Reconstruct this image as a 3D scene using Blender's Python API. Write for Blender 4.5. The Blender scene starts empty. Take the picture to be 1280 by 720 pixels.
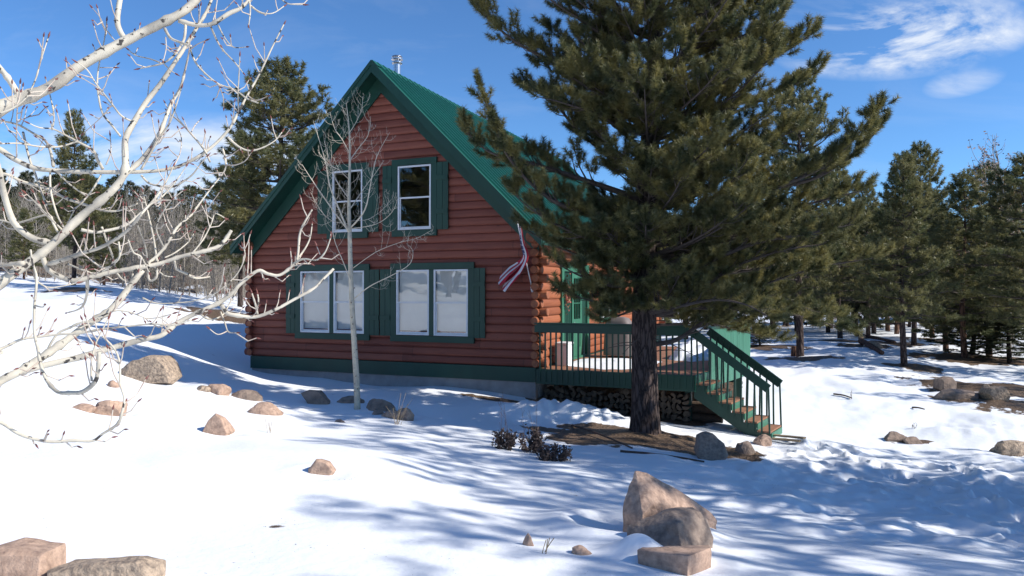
import bpy, bmesh, math, random
import numpy as np
from mathutils import Vector, Matrix, noise as mnoise
PI = math.pi
random.seed(7)
scene = bpy.context.scene
COL = scene.collection

# ------------------------------------------------------------------ camera
F = 907.0          # focal length in photo pixels (photo 1280 wide)
HY = 366.0         # horizon row in the photo
cam_d = bpy.data.cameras.new('camera')
cam_d.sensor_width = 36.0
cam_d.lens = 36.0 * F / 1280.0
cam_d.clip_start = 0.05
cam_d.clip_end = 3000
cam = bpy.data.objects.new('camera', cam_d)
COL.objects.link(cam)
cam.location = (0, 0, 0)
cam.rotation_euler = (math.radians(90) + math.atan((HY - 360) / F), 0, 0)
scene.camera = cam

# ------------------------------------------------------------------ light
SUN_EL = math.radians(36.0)
SUN_AZ = math.atan2(-0.26, 0.96)           # angle of the direction to the sun, from +X
SUN = Vector((math.cos(SUN_AZ) * math.cos(SUN_EL), math.sin(SUN_AZ) * math.cos(SUN_EL), math.sin(SUN_EL)))
sd = bpy.data.lights.new('sun', 'SUN')
sd.energy = 4.8
sd.angle = math.radians(0.55)
sd.color = (1.0, 0.95, 0.87)
so = bpy.data.objects.new('sun', sd)
COL.objects.link(so)
so.rotation_euler = SUN.to_track_quat('Z', 'Y').to_euler()

world = bpy.data.worlds.new('World')
scene.world = world
world.use_nodes = True
nt = world.node_tree
for n in list(nt.nodes):
    nt.nodes.remove(n)
out = nt.nodes.new('ShaderNodeOutputWorld')
bg = nt.nodes.new('ShaderNodeBackground')
bg.inputs['Strength'].default_value = 0.13
sky = nt.nodes.new('ShaderNodeTexSky')
sky.sky_type = 'NISHITA'
sky.sun_disc = False
sky.sun_elevation = SUN_EL
sky.sun_rotation = PI / 2 - SUN_AZ
sky.altitude = 2600
sky.air_density = 1.15
sky.dust_density = 0.35
sky.ozone_density = 2.2
tc = nt.nodes.new('ShaderNodeTexCoord')

def wmath(op, a, b=None, c=None):
    n = nt.nodes.new('ShaderNodeMath'); n.operation = op
    for i, v in enumerate((a, b, c)):
        if v is None: continue
        if isinstance(v, (int, float)): n.inputs[i].default_value = v
        else: nt.links.new(v, n.inputs[i])
    return n.outputs[0]
sep = nt.nodes.new('ShaderNodeSeparateXYZ')
nt.links.new(tc.outputs['Generated'], sep.inputs[0])
ysafe = wmath('MAXIMUM', sep.outputs['Y'], 0.05)
u_ = wmath('DIVIDE', sep.outputs['X'], ysafe)
v_ = wmath('DIVIDE', sep.outputs['Z'], ysafe)
comb = nt.nodes.new('ShaderNodeCombineXYZ')
nt.links.new(u_, comb.inputs[0]); nt.links.new(v_, comb.inputs[1])
mp = nt.nodes.new('ShaderNodeMapping')
mp.inputs['Scale'].default_value = (3.2, 8.5, 1)
mp.inputs['Rotation'].default_value = (0, 0, -0.18)
nt.links.new(comb.outputs[0], mp.inputs[0])
nz = nt.nodes.new('ShaderNodeTexNoise')
nz.inputs['Scale'].default_value = 1.3
nz.inputs['Detail'].default_value = 9
nz.inputs['Roughness'].default_value = 0.62
nz.inputs['Distortion'].default_value = 0.5
nt.links.new(mp.outputs[0], nz.inputs['Vector'])

def blob(u0, v0, ru, rv, slope=0.0):
    du = wmath('SUBTRACT', u_, u0)
    dv = wmath('SUBTRACT', wmath('SUBTRACT', v_, v0), wmath('MULTIPLY', du, slope))
    a = wmath('POWER', wmath('ABSOLUTE', wmath('DIVIDE', du, ru)), 2)
    b = wmath('POWER', wmath('ABSOLUTE', wmath('DIVIDE', dv, rv)), 2)
    return wmath('MAXIMUM', wmath('SUBTRACT', 1.0, wmath('ADD', a, b)), 0.0)
b1 = blob(0.545, 0.352, 0.19, 0.058, 0.10)
b2 = blob(0.625, 0.292, 0.06, 0.022, 0.2)
b3 = blob(-0.50, 0.155, 0.34, 0.10)
b4 = blob(0.50, 0.39, 0.25, 0.03, 0.1)
tot = wmath('ADD', wmath('ADD', wmath('MULTIPLY', b1, 2.0), wmath('MULTIPLY', b2, 0.75)), wmath('ADD', wmath('MULTIPLY', b3, 1.6), wmath('MULTIPLY', b4, .4)))
nzm = wmath('MULTIPLY', wmath('SUBTRACT', nz.outputs['Fac'], 0.40), 4.0)
cl = wmath('MINIMUM', wmath('MAXIMUM', wmath('MULTIPLY', tot, nzm), 0.0), 0.8)
thin = wmath('MULTIPLY', wmath('MAXIMUM', wmath('SUBTRACT', nz.outputs['Fac'], 0.5), 0.0), 0.35)
cl2 = wmath('MINIMUM', wmath('ADD', cl, thin), 0.85)
tint = nt.nodes.new('ShaderNodeMixRGB'); tint.blend_type = 'MULTIPLY'; tint.inputs[0].default_value = 1
tint.inputs[2].default_value = (0.52, 0.80, 1.06, 1)
nt.links.new(sky.outputs[0], tint.inputs[1])
mixc = nt.nodes.new('ShaderNodeMixRGB')
mixc.inputs[2].default_value = (5.6, 5.9, 6.3, 1)
nt.links.new(cl2, mixc.inputs[0])
nt.links.new(tint.outputs[0], mixc.inputs[1])
nt.links.new(mixc.outputs[0], bg.inputs['Color'])
nt.links.new(bg.outputs[0], out.inputs[0])

scene.view_settings.view_transform = 'Standard'
scene.view_settings.look = 'None'
scene.view_settings.gamma = 1
scene.view_settings.exposure = 0.36
scene.render.engine = 'CYCLES'
scene.cycles.max_bounces = 6
scene.cycles.transparent_max_bounces = 8

# ------------------------------------------------------------------ helpers
def P(px, py, Y):
    """world point seen at photo pixel px,py at distance Y in front of the camera"""
    return Vector(((px - 640) / F * Y, Y, -(py - HY) / F * Y))

def tag(o, label=None, cat=None, group=None, kind=None):
    if label: o['label'] = label
    if cat: o['category'] = cat
    if group: o['group'] = group
    if kind: o['kind'] = kind
    return o

def empty(name, loc=(0, 0, 0), rz=0.0):
    o = bpy.data.objects.new(name, None)
    o.empty_display_size = 0.2
    COL.objects.link(o)
    o.location = loc
    o.rotation_euler = (0, 0, rz)
    return o

class MB:
    def __init__(s):
        s.v = []; s.f = []; s.m = []
    def add(s, verts, faces, mi=0):
        b = len(s.v)
        s.v += [tuple(p) for p in verts]
        s.f += [tuple(b + i for i in f) for f in faces]
        s.m += [mi] * len(faces)
    def box(s, x0, x1, y0, y1, z0, z1, mi=0):
        s.add([(x0, y0, z0), (x1, y0, z0), (x1, y1, z0), (x0, y1, z0), (x0, y0, z1), (x1, y0, z1), (x1, y1, z1), (x0, y1, z1)],
              [(0, 3, 2, 1), (4, 5, 6, 7), (0, 1, 5, 4), (1, 2, 6, 5), (2, 3, 7, 6), (3, 0, 4, 7)], mi)
    def beam(s, a, b, w, h, up=(0, 0, 1), mi=0):
        """rectangular bar from a to b, w sideways, h along up"""
        a = Vector(a); b = Vector(b); d = (b - a).normalized()
        up = Vector(up); sd_ = d.cross(up).normalized(); up2 = sd_.cross(d).normalized()
        vs = []
        for p in (a, b):
            for (i, j) in ((-1, -1), (1, -1), (1, 1), (-1, 1)):
                vs.append(p + sd_ * (w / 2 * i) + up2 * (h / 2 * j))
        s.add(vs, [(0, 3, 2, 1), (4, 5, 6, 7), (0, 1, 5, 4), (1, 2, 6, 5), (2, 3, 7, 6), (3, 0, 4, 7)], mi)
    def prism(s, poly, d, mi=0):
        """polygon (3d points) extruded by vector d"""
        n = len(poly); d = Vector(d)
        vs = [Vector(p) for p in poly] + [Vector(p) + d for p in poly]
        fs = [tuple(range(n))[::-1], tuple(range(n, 2 * n))]
        fs += [(i, (i + 1) % n, (i + 1) % n + n, i + n) for i in range(n)]
        s.add(vs, fs, mi)
    def tube(s, pts, rad, sides=8, mi=0, cap=True, wob=0.0):
        pts = [Vector(p) for p in pts]
        n = len(pts); vs = []; prev = None
        for i, p in enumerate(pts):
            d = (pts[min(i + 1, n - 1)] - pts[max(i - 1, 0)])
            if d.length < 1e-9: d = Vector((0, 0, 1))
            d.normalize()
            if prev is None:
                a = Vector((0, 0, 1)) if abs(d.z) < .9 else Vector((1, 0, 0))
                x = d.cross(a).normalized()
            else:
                x = (prev - d * prev.dot(d))
                x = x.normalized() if x.length > 1e-6 else d.orthogonal().normalized()
            prev = x
            y = d.cross(x)
            r = rad[i] if hasattr(rad, '__len__') else rad
            for k in range(sides):
                a = 2 * PI * k / sides
                rr = r * (1 + (random.uniform(-wob, wob) if wob else 0))
                vs.append(p + x * math.cos(a) * rr + y * math.sin(a) * rr)
        fs = []
        for i in range(n - 1):
            for k in range(sides):
                k2 = (k + 1) % sides
                fs.append((i * sides + k, i * sides + k2, (i + 1) * sides + k2, (i + 1) * sides + k))
        if cap:
            fs.append(tuple(range(sides))[::-1]); fs.append(tuple((n - 1) * sides + k for k in range(sides)))
        s.add(vs, fs, mi)
    def build(s, name, mats, parent=None, smooth=False, bevel=0):
        me = bpy.data.meshes.new(name)
        me.from_pydata(s.v, [], s.f)
        if not isinstance(mats, (list, tuple)): mats = [mats]
        for m in mats: me.materials.append(m)
        me.polygons.foreach_set('material_index', s.m)
        if smooth: me.polygons.foreach_set('use_smooth', [True] * len(me.polygons))
        me.update()
        o = bpy.data.objects.new(name, me)
        COL.objects.link(o)
        if parent: o.parent = parent
        if bevel:
            md = o.modifiers.new('bevel', 'BEVEL'); md.width = bevel; md.segments = 2
            md.limit_method = 'ANGLE'; md.angle_limit = math.radians(50)
        return o

def np_mesh(name, V, Fc, nper, mats, parent=None, smooth=False, midx=None):
    me = bpy.data.meshes.new(name)
    V = np.asarray(V, dtype=np.float32); Fc = np.asarray(Fc, dtype=np.int32)
    me.vertices.add(len(V)); me.vertices.foreach_set('co', V.ravel())
    me.loops.add(Fc.size); me.loops.foreach_set('vertex_index', Fc.ravel())
    nf = len(Fc)
    me.polygons.add(nf)
    me.polygons.foreach_set('loop_start', np.arange(nf, dtype=np.int32) * nper)
    me.polygons.foreach_set('loop_total', np.full(nf, nper, dtype=np.int32))
    if not isinstance(mats, (list, tuple)): mats = [mats]
    for m in mats: me.materials.append(m)
    if midx is not None: me.polygons.foreach_set('material_index', midx.astype(np.int32))
    if smooth: me.polygons.foreach_set('use_smooth', np.ones(nf, dtype=bool))
    me.update(calc_edges=True); me.validate()
    o = bpy.data.objects.new(name, me)
    COL.objects.link(o)
    if parent: o.parent = parent
    return o

def smooth_path(pts, k=4):
    pts = [Vector(p) for p in pts]
    if len(pts) < 3: k = max(k, 2)
    o = []
    n = len(pts)
    for i in range(n - 1):
        p0 = pts[max(i - 1, 0)]; p1 = pts[i]; p2 = pts[i + 1]; p3 = pts[min(i + 2, n - 1)]
        for j in range(k):
            t = j / k
            o.append(0.5 * ((2 * p1) + (p2 - p0) * t + (2 * p0 - 5 * p1 + 4 * p2 - p3) * t * t + (3 * p1 - p0 - 3 * p2 + p3) * t ** 3))
    o.append(pts[-1])
    return o

# ------------------------------------------------------------------ materials
def new_mat(name):
    m = bpy.data.materials.new(name); m.use_nodes = True
    t = m.node_tree
    b = t.nodes['Principled BSDF']
    return m, t, b

def mat(name, c1, c2=None, scale=5.0, stretch=(1, 1, 1), rough=0.7, bump=0.0, bscale=None, metal=0.0, detail=6, lo=0.35, hi=0.65, spec=None, bdist=0.01):
    m, t, b = new_mat(name)
    b.inputs['Roughness'].default_value = rough
    b.inputs['Metallic'].default_value = metal
    if spec is not None: b.inputs['Specular IOR Level'].default_value = spec
    tcn = t.nodes.new('ShaderNodeTexCoord')
    mpn = t.nodes.new('ShaderNodeMapping'); mpn.inputs['Scale'].default_value = stretch
    t.links.new(tcn.outputs['Object'], mpn.inputs[0])
    nz = t.nodes.new('ShaderNodeTexNoise'); nz.inputs['Scale'].default_value = scale; nz.inputs['Detail'].default_value = detail
    nz.inputs['Roughness'].default_value = .6
    t.links.new(mpn.outputs[0], nz.inputs['Vector'])
    rp = t.nodes.new('ShaderNodeValToRGB')
    rp.color_ramp.elements[0].position = lo; rp.color_ramp.elements[1].position = hi
    c2 = c2 or tuple(x * .8 for x in c1)
    rp.color_ramp.elements[0].color = (*c1, 1); rp.color_ramp.elements[1].color = (*c2, 1)
    t.links.new(nz.outputs['Fac'], rp.inputs[0])
    t.links.new(rp.outputs[0], b.inputs['Base Color'])
    if bump:
        n2 = t.nodes.new('ShaderNodeTexNoise'); n2.inputs['Scale'].default_value = bscale or scale * 2; n2.inputs['Detail'].default_value = 8
        t.links.new(mpn.outputs[0], n2.inputs['Vector'])
        bp = t.nodes.new('ShaderNodeBump'); bp.inputs['Strength'].default_value = bump; bp.inputs['Distance'].default_value = bdist
        t.links.new(n2.outputs['Fac'], bp.inputs['Height'])
        t.links.new(bp.outputs[0], b.inputs['Normal'])
    return m

M = {}
def log_mat(name, c1, c2, axis, seed):
    m, t, b = new_mat(name); b.inputs['Roughness'].default_value = .6; b.inputs['Specular IOR Level'].default_value = .35
    tcn = t.nodes.new('ShaderNodeTexCoord'); sp = t.nodes.new('ShaderNodeSeparateXYZ'); t.links.new(tcn.outputs['Object'], sp.inputs[0])
    def mt(op, a_, b_=None):
        n = t.nodes.new('ShaderNodeMath'); n.operation = op
        for i, v in enumerate((a_, b_)):
            if v is None: continue
            if isinstance(v, (int, float)): n.inputs[i].default_value = v
            else: t.links.new(v, n.inputs[i])
        return n.outputs[0]
    al = sp.outputs[axis]
    course = mt('FLOOR', mt('DIVIDE', mt('SUBTRACT', sp.outputs[2], .35), .205))
    wn = t.nodes.new('ShaderNodeTexWhiteNoise'); wn.noise_dimensions = '1D'; t.links.new(mt('ADD', course, seed), wn.inputs['W'])
    u = mt('DIVIDE', mt('ADD', al, mt('MULTIPLY', wn.outputs['Value'], 9.0)), 3.4)
    piece = mt('FLOOR', u)
    wn2 = t.nodes.new('ShaderNodeTexWhiteNoise'); wn2.noise_dimensions = '2D'
    cb = t.nodes.new('ShaderNodeCombineXYZ'); t.links.new(course, cb.inputs[0]); t.links.new(piece, cb.inputs[1]); t.links.new(cb.outputs[0], wn2.inputs['Vector'])
    joint = mt('LESS_THAN', mt('FRACT', u), .0035)
    mpn = t.nodes.new('ShaderNodeMapping'); mpn.inputs['Scale'].default_value = (.5, 6, 10) if axis == 0 else (6, .5, 10)
    t.links.new(tcn.outputs['Object'], mpn.inputs[0])
    nz = t.nodes.new('ShaderNodeTexNoise'); nz.inputs['Scale'].default_value = 3; nz.inputs['Detail'].default_value = 8; t.links.new(mpn.outputs[0], nz.inputs['Vector'])
    big = t.nodes.new('ShaderNodeTexNoise'); big.inputs['Scale'].default_value = .9; big.inputs['Detail'].default_value = 4; t.links.new(tcn.outputs['Object'], big.inputs['Vector'])
    f_ = mt('ADD', mt('MULTIPLY', nz.outputs['Fac'], .6), mt('ADD', mt('MULTIPLY', wn2.outputs['Value'], .35), mt('MULTIPLY', big.outputs['Fac'], .35)))
    rp = t.nodes.new('ShaderNodeValToRGB'); rp.color_ramp.elements[0].color = (*c2, 1); rp.color_ramp.elements[1].color = (*c1, 1)
    rp.color_ramp.elements[0].position = .42; rp.color_ramp.elements[1].position = .95
    t.links.new(f_, rp.inputs[0])
    vo = t.nodes.new('ShaderNodeTexVoronoi'); vo.inputs['Scale'].default_value = 1.0
    mp2 = t.nodes.new('ShaderNodeMapping'); mp2.inputs['Scale'].default_value = (1.6, 1.6, 4.9); t.links.new(tcn.outputs['Object'], mp2.inputs[0]); t.links.new(mp2.outputs[0], vo.inputs['Vector'])
    knot = mt('LESS_THAN', vo.outputs['Distance'], .07)
    dk = mt('MAXIMUM', mt('MULTIPLY', joint, .85), mt('MULTIPLY', knot, .5))
    mx = t.nodes.new('ShaderNodeMixRGB'); mx.inputs[2].default_value = (.035, .015, .012, 1); t.links.new(dk, mx.inputs[0]); t.links.new(rp.outputs[0], mx.inputs[1])
    t.links.new(mx.outputs[0], b.inputs['Base Color'])
    bp = t.nodes.new('ShaderNodeBump'); bp.inputs['Strength'].default_value = .6; bp.inputs['Distance'].default_value = .012
    t.links.new(nz.outputs['Fac'], bp.inputs['Height']); t.links.new(bp.outputs[0], b.inputs['Normal'])
    return m
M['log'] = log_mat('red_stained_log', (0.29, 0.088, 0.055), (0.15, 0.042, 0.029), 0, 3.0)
M['log_side'] = log_mat('sunlit_stained_log', (0.37, 0.125, 0.055), (0.22, 0.068, 0.032), 1, 7.0)  # same log stain made lighter and more orange: sunlight painted into the colour
M['log_end'] = mat('log_end_grain', (0.36, 0.13, 0.06), (0.24, 0.08, 0.04), 14, rough=.7, bump=.3)
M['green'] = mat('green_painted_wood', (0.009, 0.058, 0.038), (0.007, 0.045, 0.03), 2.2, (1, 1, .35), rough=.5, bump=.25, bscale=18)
M['green_sunlit'] = mat('sunlit_green_painted_wood', (0.045, 0.18, 0.115), (0.032, 0.14, 0.088), 4, (1, 1, .3), rough=.5, bump=.25, bscale=18)  # brighter copy of the green paint, with the sun on those faces coloured in
M['roof'] = mat('green_metal_roof', (0.007, 0.10, 0.072), (0.006, 0.082, 0.06), 1.1, rough=.42, spec=.5)
M['concrete'] = mat('concrete', (0.33, 0.31, 0.30), (0.24, 0.225, 0.22), 3, rough=.9, bump=.4, bscale=40)
M['white'] = mat('white_vinyl', (0.78, 0.79, 0.8), (0.7, 0.71, 0.73), 6, rough=.4)
M['blind'] = mat('white_blind', (0.86, 0.86, 0.83), (0.80, 0.80, 0.78), 2, rough=.8)
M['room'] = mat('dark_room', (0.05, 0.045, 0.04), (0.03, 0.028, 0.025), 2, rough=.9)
M['deck'] = mat('weathered_deck_board', (0.33, 0.155, 0.085), (0.22, 0.105, 0.062), 3, (.7, 9, 3), rough=.75, bump=.4)
M['steel'] = mat('stainless_steel', (0.62, 0.62, 0.62), (0.5, 0.5, 0.5), 6, rough=.25, metal=.95)
M['wood_end'] = mat('firewood_cut_end', (0.15, 0.105, 0.068), (0.05, 0.036, 0.026), 9, rough=.85, bump=.4)
M['wood_bark'] = mat('firewood_bark', (0.13, 0.09, 0.065), (0.07, 0.05, 0.038), 10, rough=.95, bump=.9)
M['soil'] = mat('needle_litter', (0.19, 0.125, 0.08), (0.1, 0.066, 0.042), 12, rough=.95, bump=1)
M['cover'] = mat('grey_brown_cover', (0.19, 0.155, 0.145), (0.15, 0.125, 0.12), 3, rough=.65, bump=.3, bscale=5, bdist=.03)
M['stone'] = mat('pink_tan_granite', (0.52, 0.355, 0.26), (0.22, 0.145, 0.11), 16, rough=.9, bump=.8, bscale=34, bdist=.012, lo=.36, hi=.72, detail=12)
M['stone_grey'] = mat('grey_tan_granite', (0.50, 0.38, 0.275), (0.18, 0.14, 0.11), 18, rough=.92, bump=1.0, bscale=26, bdist=.025, lo=.36, hi=.66)
M['stone_dark'] = mat('dark_weathered_stone', (0.34, 0.25, 0.195), (0.17, 0.13, 0.105), 6, rough=.92, bump=1.0, bscale=24, bdist=.02)
M['stone_mid'] = mat('tan_granite', (0.33, 0.25, 0.195), (0.15, 0.11, 0.09), 15, rough=.92, bump=.9, bscale=34, bdist=.012, lo=.36, hi=.7, detail=12)
M['shrub'] = mat('dry_dark_leaves', (0.045, 0.03, 0.028), (0.09, 0.062, 0.05), 14, rough=.8)
M['stalk'] = mat('dry_stalk', (0.38, 0.29, 0.18), (0.22, 0.16, 0.1), 8, rough=.9)
M['stalk_dark'] = mat('dark_stalk', (0.12, 0.08, 0.06), (0.08, 0.05, 0.04), 8, rough=.9)
M['rust_leaf'] = mat('rusty_leaves', (0.30, 0.17, 0.10), (0.20, 0.12, 0.08), 9, rough=.8)
M['flower'] = mat('dried_flowers', (0.35, 0.06, 0.07), (0.25, 0.20, 0.08), 18, rough=.8, lo=.45, hi=.55)

# bark of the pines: vertical plates and furrows
def bark_mat(name, c1, c2, sc, zs=.22, dist=.05):
    m, t, b = new_mat(name)
    b.inputs['Roughness'].default_value = .95
    b.inputs['Specular IOR Level'].default_value = .15
    tcn = t.nodes.new('ShaderNodeTexCoord'); mpn = t.nodes.new('ShaderNodeMapping'); mpn.inputs['Scale'].default_value = (1, 1, zs)
    t.links.new(tcn.outputs['Object'], mpn.inputs[0])
    vo = t.nodes.new('ShaderNodeTexVoronoi'); vo.feature = 'DISTANCE_TO_EDGE'; vo.inputs['Scale'].default_value = sc
    nz = t.nodes.new('ShaderNodeTexNoise'); nz.inputs['Scale'].default_value = sc * 1.3; nz.inputs['Detail'].default_value = 8
    t.links.new(mpn.outputs[0], nz.inputs['Vector'])
    mx = t.nodes.new('ShaderNodeMixRGB'); mx.inputs[0].default_value = .12
    t.links.new(mpn.outputs[0], mx.inputs[1]); t.links.new(nz.outputs['Color'], mx.inputs[2])
    t.links.new(mx.outputs[0], vo.inputs['Vector'])
    rp = t.nodes.new('ShaderNodeValToRGB'); rp.color_ramp.elements[0].color = (*c1, 1); rp.color_ramp.elements[1].color = (*c2, 1)
    rp.color_ramp.elements[0].position = .02; rp.color_ramp.elements[1].position = .22
    ad = t.nodes.new('ShaderNodeMath'); ad.operation = 'MULTIPLY'
    t.links.new(vo.outputs['Distance'], ad.inputs[0]); t.links.new(nz.outputs['Fac'], ad.inputs[1])
    m2 = t.nodes.new('ShaderNodeMath'); m2.operation = 'MULTIPLY'; m2.inputs[1].default_value = 2.0
    t.links.new(ad.outputs[0], m2.inputs[0])
    t.links.new(m2.outputs[0], rp.inputs[0]); t.links.new(rp.outputs[0], b.inputs['Base Color'])
    bp = t.nodes.new('ShaderNodeBump'); bp.inputs['Strength'].default_value = 1; bp.inputs['Distance'].default_value = dist
    t.links.new(m2.outputs[0], bp.inputs['Height']); t.links.new(bp.outputs[0], b.inputs['Normal'])
    return m
M['bark'] = bark_mat('pine_bark', (0.028, 0.021, 0.02), (0.105, 0.078, 0.07), 13)
M['bark_red'] = bark_mat('reddish_pine_bark', (0.05, 0.03, 0.024), (0.20, 0.115, 0.08), 9)
M['twig'] = mat('pine_branch_bark', (0.10, 0.08, 0.07), (0.055, 0.042, 0.038), 9, rough=.95, bump=.7, bscale=30)

# pale aspen bark with dark scars across the stem
def aspen_mat(name, base, base2, scar=(0.05, 0.045, 0.04), sc=26, th=.66):
    m, t, b = new_mat(name)
    b.inputs['Roughness'].default_value = .75
    tcn = t.nodes.new('ShaderNodeTexCoord')
    nz = t.nodes.new('ShaderNodeTexNoise'); nz.inputs['Scale'].default_value = 9; nz.inputs['Detail'].default_value = 6
    t.links.new(tcn.outputs['Object'], nz.inputs['Vector'])
    rp = t.nodes.new('ShaderNodeValToRGB'); rp.color_ramp.elements[0].color = (*base, 1); rp.color_ramp.elements[1].color = (*base2, 1)
    rp.color_ramp.elements[0].position = .4; rp.color_ramp.elements[1].position = .65
    t.links.new(nz.outputs['Fac'], rp.inputs[0])
    n2 = t.nodes.new('ShaderNodeTexNoise'); n2.inputs['Scale'].default_value = sc; n2.inputs['Detail'].default_value = 3
    t.links.new(tcn.outputs['Object'], n2.inputs['Vector'])
    r2 = t.nodes.new('ShaderNodeValToRGB'); r2.color_ramp.elements[0].position = th; r2.color_ramp.elements[1].position = th + .04
    t.links.new(n2.outputs['Fac'], r2.inputs[0])
    mx = t.nodes.new('ShaderNodeMixRGB'); mx.inputs[2].default_value = (*scar, 1)
    t.links.new(r2.outputs[0], mx.inputs[0]); t.links.new(rp.outputs[0], mx.inputs[1])
    t.links.new(mx.outputs[0], b.inputs['Base Color'])
    bp = t.nodes.new('ShaderNodeBump'); bp.inputs['Strength'].default_value = .5; bp.inputs['Distance'].default_value = .004
    t.links.new(n2.outputs['Fac'], bp.inputs['Height']); t.links.new(bp.outputs[0], b.inputs['Normal'])
    return m
M['aspen'] = aspen_mat('aspen_bark', (0.56, 0.50, 0.38), (0.40, 0.36, 0.29))
M['aspen_far'] = aspen_mat('grey_aspen_bark', (0.30, 0.265, 0.22), (0.17, 0.145, 0.12), sc=5, th=.62)
M['aspen_near'] = aspen_mat('near_aspen_bark', (0.60, 0.54, 0.43), (0.33, 0.30, 0.25), (0.055, 0.048, 0.042), 30, .60)
M['aspen_sunlit'] = aspen_mat('sunlit_branch_bark', (0.68, 0.60, 0.47), (0.50, 0.43, 0.34), sc=40, th=.7)  # lighter aspen bark for the young tree's branches, sunlit look put into the colour
M['bud'] = mat('red_brown_bud', (0.20, 0.06, 0.045), (0.13, 0.045, 0.04), 30, rough=.6)
M['aspen_twig'] = mat('pale_twig', (0.56, 0.49, 0.41), (0.34, 0.24, 0.19), 14, rough=.8, lo=.45, hi=.7)

# needles: diffuse + some light coming through
def needle_mat(name, c1, c2, sc=1.6, tr=.35):
    m, t, b = new_mat(name)
    t.nodes.remove(b)
    o = t.nodes['Material Output']
    tcn = t.nodes.new('ShaderNodeTexCoord')
    nz = t.nodes.new('ShaderNodeTexNoise'); nz.inputs['Scale'].default_value = sc; nz.inputs['Detail'].default_value = 5
    t.links.new(tcn.outputs['Object'], nz.inputs['Vector'])
    rp = t.nodes.new('ShaderNodeValToRGB'); rp.color_ramp.elements[0].color = (*c1, 1); rp.color_ramp.elements[1].color = (*c2, 1)
    rp.color_ramp.elements[0].position = .38; rp.color_ramp.elements[1].position = .62
    t.links.new(nz.outputs['Fac'], rp.inputs[0])
    d = t.nodes.new('ShaderNodeBsdfDiffuse'); tl = t.nodes.new('ShaderNodeBsdfTranslucent'); gl = t.nodes.new('ShaderNodeBsdfGlossy')
    gl.inputs['Roughness'].default_value = .45; gl.inputs['Color'].default_value = (.8, .8, .75, 1)
    t.links.new(rp.outputs[0], d.inputs['Color']); t.links.new(rp.outputs[0], tl.inputs['Color'])
    a = t.nodes.new('ShaderNodeMixShader'); a.inputs[0].default_value = tr
    t.links.new(d.outputs[0], a.inputs[1]); t.links.new(tl.outputs[0], a.inputs[2])
    a2 = t.nodes.new('ShaderNodeMixShader'); a2.inputs[0].default_value = .04
    t.links.new(a.outputs[0], a2.inputs[1]); t.links.new(gl.outputs[0], a2.inputs[2])
    t.links.new(a2.outputs[0], o.inputs[0])
    return m
M['needle'] = needle_mat('pine_needles', (0.068, 0.084, 0.037), (0.265, 0.235, 0.085), 2.6, .40)
M['needle_far'] = needle_mat('far_pine_needles', (0.11, 0.125, 0.052), (0.235, 0.215, 0.09), .7, .42)
M['needle_hill'] = needle_mat('hill_pine_needles', (0.06, 0.074, 0.042), (0.105, 0.115, 0.06), .6)

# window glass: reflective pane one can see through
def glass_mat(name, refl=.22, tint=(.97, .98, .97)):
    m, t, b = new_mat(name); t.nodes.remove(b); o = t.nodes['Material Output']
    g = t.nodes.new('ShaderNodeBsdfGlossy'); g.inputs['Roughness'].default_value = .01
    nz = t.nodes.new('ShaderNodeTexNoise'); nz.inputs['Scale'].default_value = 1.5
    tcn = t.nodes.new('ShaderNodeTexCoord'); t.links.new(tcn.outputs['Object'], nz.inputs['Vector'])
    bp = t.nodes.new('ShaderNodeBump'); bp.inputs['Strength'].default_value = .3; bp.inputs['Distance'].default_value = .01
    t.links.new(nz.outputs['Fac'], bp.inputs['Height']); t.links.new(bp.outputs[0], g.inputs['Normal'])
    tr = t.nodes.new('ShaderNodeBsdfTransparent'); tr.inputs['Color'].default_value = (*tint, 1)
    fr = t.nodes.new('ShaderNodeLayerWeight'); fr.inputs['Blend'].default_value = .3
    mp_ = t.nodes.new('ShaderNodeMapRange'); mp_.inputs['To Min'].default_value = refl; mp_.inputs['To Max'].default_value = 1
    t.links.new(fr.outputs['Fresnel'], mp_.inputs[0])
    mx = t.nodes.new('ShaderNodeMixShader'); t.links.new(mp_.outputs[0], mx.inputs[0])
    t.links.new(tr.outputs[0], mx.inputs[1]); t.links.new(g.outputs[0], mx.inputs[2]); t.links.new(mx.outputs[0], o.inputs[0])
    return m
M['glass'] = glass_mat('window_glass', .16)

# ------------------------------------------------------------------ terrain
CTRL = []
def cp(px, py, Y):
    p = P(px, py, Y); CTRL.append((p.x, p.y, p.z))
for a in [(315, 464, 20.9), (672, 497, 17.6), (500, 481, 19.2), (805, 543, 14.3), (955, 550, 15.2), (447, 510, 14.8),
          (185, 470, 14.5), (272, 538, 10.6), (0, 716, 4.7), (200, 716, 4.9), (640, 716, 5.3), (860, 716, 5.6), (1280, 716, 6.2),
          (400, 590, 8.1), (640, 600, 9.2), (1000, 600, 11), (1280, 600, 12), (1280, 560, 15), (1130, 548, 16),
          (975, 500, 20.5), (1115, 457, 27), (1008, 446, 30), (1045, 424, 42), (1200, 446, 32), (960, 412, 62), (1280, 480, 24),
          (640, 420, 50), (1250, 408, 60), (1250, 392, 90), (700, 410, 80),
          (0, 368, 30), (100, 357, 34), (190, 366, 36), (300, 384, 36), (300, 402, 28), (0, 475, 11.5), (0, 560, 7.6), (110, 420, 17.5),
          (240, 455, 18), (310, 432, 24.5), (60, 405, 20), (0, 420, 15.5),
          (50, 340, 60), (250, 362, 60), (0, 296, 110), (200, 312, 110), (0, 262, 180), (200, 300, 180), (-400, 200, 150),
          (560, 380, 110), (1000, 385, 160), (1280, 360, 180), (700, 520, 16.6), (600, 540, 13.2)]:
    cp(*a)
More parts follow.
